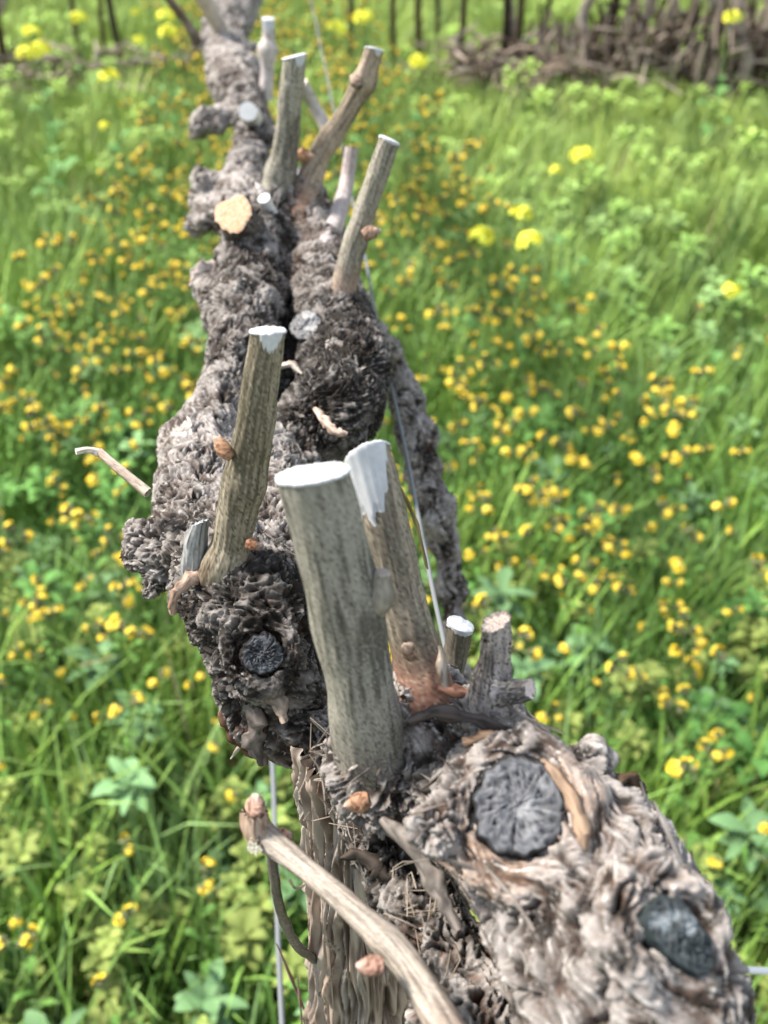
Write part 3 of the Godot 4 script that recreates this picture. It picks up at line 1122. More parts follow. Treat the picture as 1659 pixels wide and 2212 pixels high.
func far_rows() -> void:
	# the next block of vines beyond the headland: steel and wooden stakes, gnarled trunks, pruned brush under them
	var ord := ["leftmost", "second", "third", "fourth", "fifth", "sixth", "seventh", "eighth", "ninth", "tenth", "eleventh", "twelfth", "thirteenth", "fourteenth", "fifteenth", "sixteenth", "seventeenth", "eighteenth", "nineteenth", "twentieth"]
	var stakes := [[-2.18, 6.1, 0.035], [-1.80, 6.25, 0.022], [-1.665, 6.4, 0.02], [-1.54, 6.25, 0.033], [-0.21, 6.3, 0.026], [0.05, 6.1, 0.025], [0.22, 6.15, 0.03], [0.345, 6.7, 0.022], [0.455, 6.3, 0.03], [0.70, 6.25, 0.038], [0.80, 6.1, 0.034], [0.99, 6.6, 0.025], [1.30, 6.2, 0.028], [1.47, 6.0, 0.024], [1.63, 6.15, 0.03], [1.83, 5.9, 0.025], [2.12, 6.1, 0.03]]
	for i in stakes.size():
		var s: Array = stakes[i]
		var V := PackedVector3Array()
		var C := PackedColorArray()
		var I := PackedInt32Array()
		var o := Node3D.new()
		o.name = numbered("vine_stake")
		add_child(o)
		o.position = Vector3(s[0] * 0.86, 0, -s[1] * 0.86)
		var H := 1.6
		var col := Color(0.032, 0.028, 0.018).lerp(Color(0.06, 0.034, 0.02), rng.randf())
		var pts := []
		for k in 9: pts.append(Vector3(nz_lump.get_noise_2d(k * 0.01, i) * 0.02 + 0.012 * k * sin(i * 1.7) * 0.5, -0.1 + (H + 0.1) * k / 8.0, 0.0))
		stem_into(V, C, I, pts, s[2] * 0.62, col, 8)
		for x in C.size(): C[x] = C[x].lerp(Color(0.08, 0.08, 0.035), clampf(nz_tone.get_noise_3dv(V[x] * 0.2) * 1.5, 0, 0.7))
		build(V, C, I, "pole", M.bark, o)
		V = PackedVector3Array(); C = PackedColorArray(); I = PackedInt32Array()
		stem_into(V, C, I, [Vector3(pts[8].x, H - 0.001, 0), Vector3(pts[8].x, H + 0.014, 0)], s[2] * 0.38, col * 1.4, 8)
		build(V, C, I, "top_cap", M.bark, o)
		tag(o, "%s dark stake from the left in the far vine row" % ord[i], "stake", "stakes in the far vine row")
	var trunks := [[-2.32, 6.1, 0.05, 0.3], [-1.32, 6.2, 0.045, 0.9], [0.62, 6.3, 0.045, 0.25], [1.13, 6.0, 0.055, 0.05], [1.38, 5.95, 0.055, 0.08], [1.72, 5.85, 0.05, 0.1], [1.93, 5.75, 0.06, -0.05], [2.25, 5.9, 0.055, 0.1]]
	for i in trunks.size():
		var s: Array = trunks[i]
		var o := Node3D.new()
		o.name = numbered("far_vine")
		add_child(o)
		o.position = Vector3(s[0] * 0.86, 0, -s[1] * 0.86)
		var P := []
		var R := []
		for k in 7:
			var y := k / 6.0
			P.append(Vector3(s[3] * y * 0.8 + 0.05 * sin(k * 2.1 + i * 1.7), -0.05 + y * 0.95, 0.03 * sin(k * 1.3 + i * 2)))
			R.append(s[2] * (1.15 - 0.35 * y + 0.25 * sin(k * 2.7 + i)) * 0.44)
		fibrous_trunk(P, R, 40, 16, "trunk", o, Vector3.ZERO, 0.009, 0.0, false)
		for a in [-1, 1]:
			var Q := []
			for k in 5: Q.append(P[6] + Vector3(a * 0.12 * k, 0.03 * sin(k * 2.0 + i) + 0.02, 0.01 * k))
			fibrous_trunk(Q, [s[2] * 0.5, s[2] * 0.45, s[2] * 0.5, s[2] * 0.4, s[2] * 0.2], 20, 10, "arm", o, Vector3.ZERO, 0.006, 0.12, false)
		for a in 5:
			var V := PackedVector3Array()
			var C := PackedColorArray()
			var I := PackedInt32Array()
			var b: Vector3 = P[6] + Vector3((a - 2) * 0.15, 0.03, 0.01)
			stem_into(V, C, I, [b, b + Vector3(0.01, 0.05, 0), b + Vector3(0.02 * sin(a * 2.0 + i), 0.11, 0.01)], 0.008, Color(0.3, 0.26, 0.2), 6)
			build(V, C, I, "spur", M.bark, o)
		tag(o, "%s shaggy grey vine trunk from the left beyond the grass" % ord[i], "grapevine", "vines of the far row")
	# pruned canes and shed bark lying along the foot of the far row
	for side in 2:
		var V := PackedVector3Array()
		var C := PackedColorArray()
		var I := PackedInt32Array()
		var x0: float = [-2.5, 0.12][side]
		var x1: float = [-1.0, 2.6][side]
		for i in [420, 1300][side]:
			var x := rng.randf_range(x0, x1)
			var dense := smoothstep(x0, x0 + 0.5, x) * (1.0 if side == 1 else smoothstep(x1, x1 - 0.5, x))
			if rng.randf() > dense + 0.15: continue
			var p := Vector3(x, rng.randf() ** 1.5 * (0.14 if side == 0 else 0.17 + 0.15 * smoothstep(0.8, 1.4, x)) + 0.12, -rng.randf_range(4.85, 5.35))
			var a := rng.randf() * TAU
			var d := Vector3(cos(a), rng.randf_range(-0.3, 0.35), sin(a) * 0.6).normalized()
			if side == 1 and x > 0.7 and rng.randf() < 0.55: d = Vector3(rng.randfn() * 0.2, 1, rng.randfn() * 0.2).normalized()
			var L := rng.randf_range(0.06, 0.24)
			var mid := p + d * L * 0.5 + Vector3(rng.randfn(), rng.randfn(), rng.randfn()) * 0.012
			var col := Color(0.20, 0.155, 0.115).lerp(Color(0.38, 0.31, 0.25), rng.randf())
			if rng.randf() < 0.4: col = Color(0.06, 0.042, 0.03)
			stem_into(V, C, I, [p, mid, p + d * L], rng.randf_range(0.004, 0.013), col, 5)
		var o := build(V, C, I, "pruned_brush", M.bark, self)
		tag(o, ["grey brush of cut canes under the stakes at far left", "grey brush of cut canes under the stakes at far right"][side], "brush", "", "stuff")

func grapevine() -> void:
	vine = Node3D.new()
	vine.name = "grapevine"
	add_child(vine)
	vine.position = base
	tag(vine, "old gnarled grapevine with white painted pruning cuts in the foreground", "grapevine")
	# near arm, coming towards the lens
	var L := []
	limb(L, [[905, 1600, -0.005, 105, 0.25, 0.3, 0.25], [1085, 1735, 0, 165, 0.2, 0.15, 0.2], [1255, 1915, 0, 222, 0.15, 0.1, 0.3], [1335, 2130, 0, 232, 0.25, 0.2, 0.3], [1400, 2330, -0.005, 250, 0.3, 0.2, 0.2], [1430, 2650, -0.01, 240, 0.3, 0.2, 0.2], [1440, 3200, -0.02, 230, 0.3, 0.2, 0.2]])
	limb(L, [[740, 1640, -0.05, 85, 0.35, 0.2, 0.3], [830, 1830, -0.035, 62, 0.6, 0.6, 0.3], [905, 1960, -0.045, 90, 0.5, 0.7, 0.4], [1000, 2150, -0.05, 105, 0.15, 0.2, 0.9], [1090, 2380, -0.05, 110, 0.2, 0.2, 0.9]])
	limb(L, [[800, 1640, 0, 88, 0.3, 0.3, 0.3], [930, 1530, 0.004, 75, 0.3, 0.5, 0.6], [1060, 1560, 0.004, 62, 0.35, 0.5, 0.5], [1130, 1650, 0, 70, 0.4, 0.4, 0.4]])
	limb(L, [[1270, 1690, -0.004, 38, 0.8, 0.4, 0.2], [1340, 1735, -0.012, 44, 0.95, 0.4, 0.3], [1410, 1835, -0.01, 46, 0.9, 0.4, 0.1], [1515, 1970, -0.016, 46, 0.9, 0.5, 0.2]])
	var zz := on_cordon(1250, 1640)
	blob(L, at(1262, 1640, 0.285), 0.006, Vector3(0, 0.3, 0), Vector3(0.002, 0.002, 0))
	blob(L, at(930, 1790, 0.262), 0.0055, Vector3(0, 0.6, 0.5))
	# callus rolls round the two big cuts
	var s1 := at(1120, 1742, 0.262)
	var n1 := (CAM - s1).normalized() + Vector3(-0.05, 0.30, -0.12)
	var s2 := at(1458, 2018, 0.232)
	var n2 := (CAM - s2).normalized() * 0.75 + Vector3(0.55, 0.25, 0.1)
	cuts = [s1, s2, at(566, 1412, 0.338)]
	for w in [[s1, n1, 0.0128, 0.0142], [s2, n2, 0.0085, 0.0105]]:
		var nn: Vector3 = w[1].normalized()
		var up := (Vector3.UP - nn * nn.y).normalized()
		var sd := up.cross(nn)
		for k in 14:
			var a := TAU * k / 14
			var b := TAU * (k + 1) / 14
			var p: Vector3 = w[0] + sd * cos(a) * (w[2] + 0.004) + up * sin(a) * (w[3] + 0.004) - nn * 0.0048
			var q: Vector3 = w[0] + sd * cos(b) * (w[2] + 0.004) + up * sin(b) * (w[3] + 0.004) - nn * 0.0048
			var tan := Vector3(-0.2, -0.72, 0.2) if w[2] > 0.01 and (k < 2 or k > 7) else Vector3(0.05, -0.25, 0.2)
			L.append({"a": p, "b": q, "ra": 0.0042 + 0.0009 * sin(k * 2.0), "rb": 0.0042 + 0.0009 * sin(k * 2.0 + 2.0), "ka": tan, "kb": tan})
		blob(L, w[0] - nn * 0.018, w[2] + 0.002, Vector3(0.2, 0.1, 0.3))
	collar(L, [815, 1665, 0.312, 120], [800, 1600, 0.304, 74], Vector3(0.25, 0.2, 0.2))
	collar(L, [925, 1530, 0.314, 84], [908, 1455, 0.312, 48], Vector3(0.1, 0.3, 0.7))
	collar(L, [1050, 1545, 0.298, 66], [1064, 1490, 0.294, 34], Vector3(0.3, 0.3, 0.2))
	knobs(L, 14, 0.0025, 0.0055)
	old_wood("near_arm", at(1345, 2130, 0.25) - at(930, 1640, 0.30), L, 0.0027, 1.0, 1.0, 240)
	# middle head
	L = []
	limb(L, [[720, 1610, -0.035, 80, 0.3, 0.2, 0.3], [640, 1560, -0.035, 85, 0.5, 0.5, 0.3], [582, 1430, -0.012, 106, 0.85, 0.85, 0.1], [560, 1330, 0, 142, 0.9, 0.95, 0.05], [505, 1260, 0, 120, 0.75, 0.9, 0.1], [430, 1150, -0.005, 95, 0.2, 0.4, 0.15], [428, 1060, -0.01, 92, 0.0, 0.15, 0.0], [425, 962, -0.012, 74, -0.3, -0.1, 0.0], [490, 850, -0.005, 50, 0.3, 0.6, 0.1], [515, 760, 0, 66, 0.35, 0.45, 0.1], [530, 680, 0, 84, 0.4, 0.55, 0.1], [545, 600, 0, 80, 0.55, 0.6, 0.15], [560, 525, 0.008, 78, 0.8, 0.8, 0.15]])
	limb(L, [[430, 1160, -0.005, 75, 0.3, 0.6, 0.1], [350, 1185, -0.005, 58, 0.45, 0.7, 0.0], [285, 1205, -0.008, 28, 0.1, 0.6, 0.1]])
	limb(L, [[350, 1235, -0.012, 35, 0.4, 0.6, 0.2], [315, 1285, -0.014, 18, 0.0, 0.3, 0.2]])
	limb(L, [[600, 1330, -0.01, 130, 0.7, 0.9, 0.1], [600, 1180, -0.02, 125, -0.05, 0.2, 0.0], [560, 1060, -0.025, 112, 0.0, 0.2, 0.0], [640, 970, -0.03, 88, 0.6, 0.4, 0.3], [725, 880, -0.01, 98, 0.95, 0.8, 0.1], [745, 800, -0.005, 96, 0.9, 0.85, 0.2], [725, 700, -0.002, 82, 0.65, 0.75, 0.3], [700, 610, 0, 70, 0.2, 0.3, 0.5], [685, 520, 0, 58, 0.2, 0.4, 0.3], [665, 440, 0.006, 46, 0.4, 0.5, 0.4]])
	limb(L, [[510, 1490, -0.02, 42, 0.8, 0.5, 0.4], [535, 1555, -0.03, 38, 0.6, 0.4, 0.8], [570, 1610, -0.045, 22, 0.5, 0.4, 0.6]])
	limb(L, [[460, 640, 0, 35, 0.1, 0.3, 0.0], [435, 590, -0.005, 22, -0.1, 0.1, 0.0]])
	var s3 := at(566, 1412, 0.338)
	var n3 := (CAM - s3).normalized() + Vector3(0.1, 0.0, 0.1)
	for k in 10:
		var a := TAU * k / 10
		var b := TAU * (k + 1) / 10
		var nn := n3.normalized()
		var sd := nn.cross(Vector3.UP).normalized()
		var up := sd.cross(nn)
		L.append({"a": s3 + (sd * cos(a) + up * sin(a)) * 0.0105 - nn * 0.003, "b": s3 + (sd * cos(b) + up * sin(b)) * 0.0105 - nn * 0.003, "ra": 0.003, "rb": 0.003, "ka": Vector3(0.8, 0.3, 0.3), "kb": Vector3(0.8, 0.3, 0.3)})
	limb(L, [[615, 900, -0.03, 42, 1.0, 0.3, 0.0], [625, 800, -0.028, 42, 1.0, 0.3, 0.0], [632, 700, -0.024, 40, 1.0, 0.3, 0.0], [632, 620, -0.018, 38, 0.9, 0.3, 0.0]])  # fills the cleft between the necks; its black tone paints the shadow there
	collar(L, [478, 1262, 0.366, 76], [492, 1198, 0.351, 37], Vector3(0.2, 0.4, 0.6))
	collar(L, [595, 430, 0.652, 52], [606, 375, 0.644, 24], Vector3(0.3, 0.3, 0.2))
	collar(L, [650, 460, 0.654, 46], [668, 390, 0.648, 24], Vector3(0.2, 0.3, 0.8))
	collar(L, [736, 650, 0.552, 48], [748, 595, 0.543, 24], Vector3(0.2, 0.3, 0.6))
	collar(L, [562, 550, 0.64, 62], [545, 520, 0.62, 44], Vector3(0.8, 0.5, 0.0))
	knobs(L, 20, 0.0025, 0.0055)
	old_wood("middle_head", at(545, 600, 0.6) - at(540, 1400, 0.36), L, 0.0029, 1.0, 1.0, 150)
	# far arm, blurred
	L = []
	limb(L, [[560, 540, 0, 54, 0.5, 0.5, 0.1], [520, 440, 0, 58, -0.2, 0.2, 0.0], [538, 345, 0, 38, 0.45, 0.3, 0.0], [550, 270, 0, 33, 0.5, 0.4, 0.0], [508, 170, 0, 58, -0.2, 0.4, 0.0], [482, 85, 0, 44, 0.2, 0.4, 0.0], [505, 10, 0, 52, -0.2, 0.4, 0.0], [520, -60, 0, 56, -0.2, 0.4, 0.0], [480, -180, 0, 60, 0.1, 0.4, 0.1], [430, -300, 0, 40, 0.1, 0.3, 0.1]])
	limb(L, [[520, 240, 0, 30, -0.2, 0.3, 0.0], [460, 262, 0, 22, -0.2, 0.3, 0.0], [420, 272, 0, 11, -0.2, 0.3, 0.0]])
	limb(L, [[450, 480, 0, 26, 0.05, 0.3, 0.0], [440, 400, 0, 26, 0.0, 0.3, 0.0]])
	knobs(L, 44, 0.004, 0.0095)
	limb(L, [[770, 700, -0.005, 34, 0.2, 0.2, 0.1], [822, 745, -0.03, 32, 0.1, 0.2, 0.1], [850, 800, -0.05, 32, 0.1, 0.2, 0.1], [900, 950, -0.08, 40, 0.2, 0.1, 0.4], [945, 1110, -0.11, 36, 0.1, 0.1, 0.1], [975, 1260, -0.15, 30, 0.2, 0.1, 0.2], [990, 1400, -0.18, 26, 0.3, 0.1, 0.2], [1000, 1540, -0.20, 20, 0.3, 0.1, 0.2]])
	old_wood("far_arm", at(478, 70, 1.2) - at(518, 440, 0.72), L, 0.0048, 1.5, 0.62, 60)
	# trunk
	var P := []
	var R := []
	for i in 12:
		var y := 1.075 - i * 0.1
		P.append(Vector3(base.x + 0.006 * sin(i * 1.1), y, base.z + 0.006 * sin(i * 0.8 + 1.0)))
		R.append([0.018, 0.023, 0.027, 0.029, 0.029, 0.030, 0.031, 0.031, 0.032, 0.034, 0.037, 0.042][i])
	P.reverse()
	R.reverse()
	var tr := fibrous_trunk(P, R, 520, 300, "trunk", vine, base, 0.0026, 0.0)
	tr.set_meta("label", "upright trunk of shaggy bark under the arms")
	# stripped bark hanging from the trunk
	var V := PackedVector3Array()
	var C := PackedColorArray()
	var I := PackedInt32Array()
	for i in 26:
		var a := rng.randf() * TAU
		var y := rng.randf_range(0.45, 1.02)
		var n := Vector3(cos(a), 0, sin(a))
		strip_into(V, C, I, Vector3(base.x, y, base.z) + n * 0.0275, n, Vector3(rng.randfn() * 0.06, 1, rng.randfn() * 0.06).normalized(), rng.randf_range(0.05, 0.16), rng.randf_range(0.0008, 0.0028), rng.randf_range(0.0, 0.0018), rng.randf_range(-0.6, 0.6), Color(0.3, 0.265, 0.235).lerp(Color(0.40, 0.31, 0.24), rng.randf()), 0.0005, 8)
	var lb := wood(V, C, I, "loose_bark", M.bark, tr)
	lb.position = -base
	lb.set_meta("kind", "stuff")
	spurs()

	# old cuts
	var big := scar(s1 + n1.normalized() * 0.0025, n1, 0.0122, 0.0136, Vector3(-0.15, 1, 0), 0.009, Color(0.045, 0.047, 0.052), Color(0.13, 0.133, 0.138), Color(0.02, 0.02, 0.021), Color(0.24, 0.24, 0.24), 1.0)
	big.set_meta("label", "large cracked grey cut on the near arm")
	var dk := scar(s2 + n2.normalized() * 0.003, n2, 0.0063, 0.0104, Vector3(-0.2, 1, 0), 0.010, Color(0.028, 0.034, 0.035), Color(0.055, 0.063, 0.066), Color(0.025, 0.034, 0.032), Color(0.25, 0.28, 0.29), 0.5)
	dk.set_meta("label", "oval dark green grey cut low on the near arm")
	var md := scar(s3 + n3.normalized() * 0.004, n3, 0.0072, 0.0070, Vector3.UP, 0.008, Color(0.025, 0.027, 0.03), Color(0.06, 0.063, 0.067), Color(0.016, 0.015, 0.014), Color(0.14, 0.15, 0.16), 0.9)
	md.set_meta("label", "round black cut in the dark middle head")
	var ov := scar(at(660, 702, 0.524), (CAM - at(660, 702, 0.524)).normalized() + Vector3(-0.4, 0.5, 0), 0.0092, 0.0084, Vector3.UP, 0.006, Color(0.14, 0.135, 0.13), Color(0.24, 0.235, 0.23), Color(0.08, 0.075, 0.072), Color(0.42, 0.41, 0.40), 0.6)
	ov.set_meta("label", "small grey oval cut in the cleft of the two necks")
	var rg := scar(at(724, 752, 0.503), (CAM - at(724, 752, 0.503)).normalized() + Vector3(0, 0.15, 0), 0.0053, 0.0053, Vector3.UP, 0.003, Color(0.24, 0.2, 0.17), Color(0.36, 0.31, 0.27), Color(0.45, 0.41, 0.36), Color(0.1, 0.08, 0.07), 0.5)
	rg.set_meta("label", "small pale ring shaped cut on the dark right neck")

	# larger curls of bark
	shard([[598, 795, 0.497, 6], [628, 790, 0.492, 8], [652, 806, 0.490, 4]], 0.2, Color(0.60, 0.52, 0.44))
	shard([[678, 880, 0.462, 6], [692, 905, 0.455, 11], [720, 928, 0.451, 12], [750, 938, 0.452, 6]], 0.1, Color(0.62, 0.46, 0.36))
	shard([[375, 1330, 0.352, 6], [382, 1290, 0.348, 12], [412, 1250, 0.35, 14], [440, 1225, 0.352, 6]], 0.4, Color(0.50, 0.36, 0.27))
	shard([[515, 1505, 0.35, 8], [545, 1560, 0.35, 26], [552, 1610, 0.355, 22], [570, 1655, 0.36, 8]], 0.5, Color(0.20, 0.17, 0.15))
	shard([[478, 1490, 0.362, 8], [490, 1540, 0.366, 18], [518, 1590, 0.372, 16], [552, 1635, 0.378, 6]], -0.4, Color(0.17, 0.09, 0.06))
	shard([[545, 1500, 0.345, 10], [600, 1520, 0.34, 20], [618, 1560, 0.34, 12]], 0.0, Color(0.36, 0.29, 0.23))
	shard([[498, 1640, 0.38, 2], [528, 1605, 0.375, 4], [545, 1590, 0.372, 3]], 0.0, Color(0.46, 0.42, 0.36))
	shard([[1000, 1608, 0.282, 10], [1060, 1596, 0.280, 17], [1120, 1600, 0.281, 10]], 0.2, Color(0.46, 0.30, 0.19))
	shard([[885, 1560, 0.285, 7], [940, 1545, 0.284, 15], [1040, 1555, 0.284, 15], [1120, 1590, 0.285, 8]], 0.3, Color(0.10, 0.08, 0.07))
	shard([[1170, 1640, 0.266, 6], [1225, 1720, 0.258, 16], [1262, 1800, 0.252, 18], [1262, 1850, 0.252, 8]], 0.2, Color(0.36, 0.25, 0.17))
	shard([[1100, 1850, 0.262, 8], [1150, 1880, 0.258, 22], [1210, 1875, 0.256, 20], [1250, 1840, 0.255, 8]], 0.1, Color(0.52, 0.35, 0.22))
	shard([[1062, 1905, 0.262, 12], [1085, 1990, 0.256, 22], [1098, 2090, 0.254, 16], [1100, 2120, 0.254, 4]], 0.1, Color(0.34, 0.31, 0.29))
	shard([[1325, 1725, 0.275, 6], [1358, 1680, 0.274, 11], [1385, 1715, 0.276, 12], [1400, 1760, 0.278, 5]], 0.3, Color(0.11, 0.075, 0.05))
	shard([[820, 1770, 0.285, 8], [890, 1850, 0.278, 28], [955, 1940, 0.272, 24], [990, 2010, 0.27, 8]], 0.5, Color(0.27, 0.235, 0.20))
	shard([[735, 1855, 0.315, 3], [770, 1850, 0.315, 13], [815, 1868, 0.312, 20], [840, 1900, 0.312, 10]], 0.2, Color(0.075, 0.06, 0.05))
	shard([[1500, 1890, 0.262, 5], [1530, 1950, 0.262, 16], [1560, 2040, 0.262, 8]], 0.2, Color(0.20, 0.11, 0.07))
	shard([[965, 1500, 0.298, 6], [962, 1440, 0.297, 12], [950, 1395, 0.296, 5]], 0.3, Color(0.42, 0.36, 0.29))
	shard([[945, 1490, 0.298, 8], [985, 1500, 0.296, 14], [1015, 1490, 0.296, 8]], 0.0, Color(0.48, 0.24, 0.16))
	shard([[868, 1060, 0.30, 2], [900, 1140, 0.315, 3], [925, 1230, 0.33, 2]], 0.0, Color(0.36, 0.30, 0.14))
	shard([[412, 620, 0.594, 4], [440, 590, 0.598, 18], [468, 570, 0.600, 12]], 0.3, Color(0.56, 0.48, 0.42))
	# loose fibres between trunk and arm
	V = PackedVector3Array(); C = PackedColorArray(); I = PackedInt32Array()
	for i in 60:
		var c := at(rng.randf_range(690, 800), rng.randf_range(1590, 1760), rng.randf_range(0.31, 0.335)) if i < 36 else at(rng.randf_range(850, 1000), rng.randf_range(1880, 2120), rng.randf_range(0.285, 0.30))
		var d := Vector3(rng.randfn(), rng.randfn() - 0.4, rng.randfn()).normalized()
		var e := Vector3(rng.randfn(), rng.randfn(), rng.randfn()) * 0.004
		var l := rng.randf_range(0.002, 0.007)
		stem_into(V, C, I, [c - d * l, c - d * l * 0.4 + e, c + d * l * 0.4 + e * 1.3, c + d * l], 0.00022, Color(0.36, 0.31, 0.25).lerp(Color(0.25, 0.2, 0.15), rng.randf()), 4)
	wood(V, C, I, "loose_fibre", M.bark).set_meta("kind", "stuff")

func side_of(px: float, py: float) -> Vector3:      # a direction across the picture
	return Vector3(px, -py * CP, py * SP).normalized()

func spurs() -> void:
	var white := Color(0.5, 0.5, 0.49)
	var grey_cane := {"col": Color(0.24, 0.225, 0.185), "col2": Color(0.092, 0.086, 0.07), "cols": 130, "step": 0.0007, "root": Color(0.15, 0.125, 0.10), "speck": 0.8, "rough": 0.8, "nodes": [[0.62, 0.06]], "slope": Vector3(-0.05, 0, 0.3)}
	var c := cane("spur", [[815, 1665, 0.312, 90], [795, 1590, 0.303, 79], [778, 1480, 0.290, 74], [752, 1330, 0.277, 79], [722, 1200, 0.264, 79], [676, 1022, 0.250, 79]], grey_cane)
	c.o.set_meta("label", "thickest spur with a round white painted top")
	cut_face(c, "cut_face", white, white, M.cane, 0.0)
	paint_coat(c, [], 0.0007)
	var nb := cane("node", [[805, 1310, 0.274, 34], [822, 1290, 0.268, 30], [826, 1240, 0.264, 18]], {"cols": 24, "col": Color(0.3, 0.27, 0.22), "col2": Color(0.17, 0.15, 0.12)}, c.o)
	cut_face(nb, "bud_scar", Color(0.33, 0.29, 0.25), Color(0.2, 0.17, 0.14), M.cane, 0.001)
	var olive := {"col": Color(0.26, 0.225, 0.165), "col2": Color(0.105, 0.09, 0.06), "cols": 72, "step": 0.0007, "root": Color(0.24, 0.14, 0.09), "speck": 0.9, "nodes": [[0.52, 0.16]], "slope": Vector3(0.25, 0, 0.45)}
	c = cane("spur", [[466, 1275, 0.376, 50], [480, 1230, 0.353, 48], [500, 1170, 0.347, 41], [520, 1070, 0.336, 43], [543, 970, 0.324, 44], [560, 850, 0.308, 40], [579, 714, 0.292, 37]], olive)
	c.o.set_meta("label", "sharp olive grey spur with a dribble of white paint")
	cut_face(c, "cut_face", white, white, M.cane, 0.0)
	paint_coat(c, [[side_of(0.05, 1.0), 0.0062, 0.75]], 0.0006)
	var gs := cane("spur", [[412, 1290, 0.37, 24], [418, 1220, 0.356, 26], [424, 1170, 0.35, 23], [432, 1128, 0.345, 18]], {"col": Color(0.34, 0.34, 0.33), "col2": Color(0.09, 0.09, 0.088), "cols": 40, "rough": 2.6, "speck": 0.4, "slope": Vector3(0.9, 0, 0.6)})
	gs.o.set_meta("label", "grey split dead stub left of the olive spur")
	cut_face(gs, "cut_face", Color(0.36, 0.37, 0.38), Color(0.12, 0.12, 0.12), M.cane, -0.0006)
	bud(at(495, 985, 0.318), side_of(-0.55, -0.7), 0.0026, 0.0085, Color(0.50, 0.28, 0.16), vine)
	bud(at(535, 1175, 0.338), side_of(0.7, 0.1), 0.0022, 0.005, Color(0.46, 0.22, 0.12), vine)
	var split := {"col": Color(0.27, 0.23, 0.175), "col2": Color(0.13, 0.112, 0.085), "cols": 64, "step": 0.0009, "root": Color(0.19, 0.10, 0.07), "speck": 0.8, "slope": Vector3(0.25, 0, 0.8), "nodes": [[0.12, 0.12]]}
	c = cane("spur", [[925, 1530, 0.312, 62], [905, 1430, 0.312, 52], [868, 1290, 0.304, 51], [838, 1150, 0.294, 50], [795, 980, 0.284, 49]], split)
	c.o.set_meta("label", "spur with a broad white paint run behind the thickest spur")
	cut_face(c, "cut_face", white, white, M.cane, 0.0)
	paint_coat(c, [[side_of(-0.05, 1.0), 0.0195, 1.6], [side_of(-0.6, 0.8), 0.0165, 0.6]], 0.0005)
	bud(at(890, 1415, 0.298), side_of(-0.2, -0.3) + (CAM - at(890, 1415, 0.298)).normalized() * 0.8, 0.0028, 0.006, Color(0.42, 0.29, 0.19), vine)
	var young := {"col": Color(0.15, 0.13, 0.10), "col2": Color(0.07, 0.06, 0.045), "cols": 40, "speck": 0.4, "slope": Vector3(-0.35, 0, 0.35)}
	c = cane("spur", [[975, 1450, 0.345, 27], [985, 1400, 0.34, 26], [996, 1348, 0.332, 27]], young)
	c.o.set_meta("label", "short dark stub with a flat white cap beside the wire")
	cut_face(c, "cut_face", white, white, M.cane, 0.0)
	paint_coat(c, [], 0.0016)
	var stub := {"col": Color(0.34, 0.30, 0.28), "col2": Color(0.075, 0.066, 0.062), "cols": 60, "step": 0.0007, "speck": 1.6, "rough": 2.4, "slope": Vector3(0.5, 0.3, 0)}
	c = cane("spur", [[1050, 1540, 0.298, 55], [1062, 1480, 0.293, 42], [1070, 1410, 0.287, 32], [1072, 1342, 0.280, 29]], stub)
	c.o.set_meta("label", "speckled grey dead stub with a short side branch")
	cut_face(c, "cut_face", Color(0.14, 0.11, 0.09), Color(0.4, 0.35, 0.31), M.cane, -0.0012)
	var sb := cane("side_branch", [[1075, 1490, 0.289, 33], [1110, 1492, 0.286, 25], [1146, 1487, 0.283, 21]], stub, c.o)
	cut_face(sb, "cut_face", Color(0.45, 0.36, 0.32), Color(0.6, 0.52, 0.47), M.cane, -0.0005)
	var lich := {"col": Color(0.29, 0.27, 0.215), "col2": Color(0.13, 0.12, 0.095), "cols": 44, "step": 0.0011, "speck": 0.8, "nodes": [[0.24, 0.22]], "slope": Vector3(0.4, 0, 0.25)}
	c = cane("spur", [[590, 440, 0.652, 36], [603, 385, 0.645, 29], [616, 330, 0.636, 27], [625, 240, 0.618, 26], [636, 122, 0.597, 25]], lich)
	c.o.set_meta("label", "straight grey spur with a slanting white cut above the orange cut")
	cut_face(c, "cut_face", white, white, M.cane, 0.0)
	paint_coat(c, [[side_of(0.4, 1.0), 0.006, 0.6]], 0.0006)
	bud(at(648, 335, 0.622), side_of(1, 0.1), 0.0045, 0.010, Color(0.46, 0.25, 0.14), vine)
	var tan_cane := {"col": Color(0.33, 0.265, 0.195), "col2": Color(0.15, 0.12, 0.085), "slope": Vector3(0.1, 0, 0.5), "cols": 40, "step": 0.0013, "speck": 0.5, "root": Color(0.26, 0.15, 0.10), "nodes": [[0.46, 0.16], [0.82, 0.32]]}
	c = cane("spur", [[648, 470, 0.652, 34], [672, 380, 0.648, 28], [700, 320, 0.64, 24], [742, 255, 0.628, 22], [785, 178, 0.614, 22], [808, 106, 0.60, 20]], tan_cane)
	c.o.set_meta("label", "crooked tan spur with knotted nodes at the top right")
	cut_face(c, "cut_face", white, white, M.cane, 0.0)
	paint_coat(c, [[side_of(0.2, 1.0), 0.004, 0.6]], 0.0008)
	bud(at(775, 185, 0.605), side_of(-0.6, -0.75), 0.004, 0.009, Color(0.44, 0.34, 0.25), vine)
	var thin_grey := {"col": Color(0.27, 0.245, 0.195), "col2": Color(0.13, 0.118, 0.09), "slope": Vector3(-0.1, 0, 0.3), "cols": 40, "step": 0.0011, "speck": 0.6, "root": Color(0.27, 0.19, 0.14), "nodes": [[0.38, 0.1]]}
	c = cane("spur", [[738, 640, 0.548, 30], [750, 590, 0.542, 27], [768, 520, 0.532, 25], [805, 410, 0.516, 24], [842, 302, 0.50, 23]], thin_grey)
	c.o.set_meta("label", "slim straight spur leaning right with a flat white top")
	cut_face(c, "cut_face", white, white, M.cane, 0.0)
	paint_coat(c, [], 0.0011)
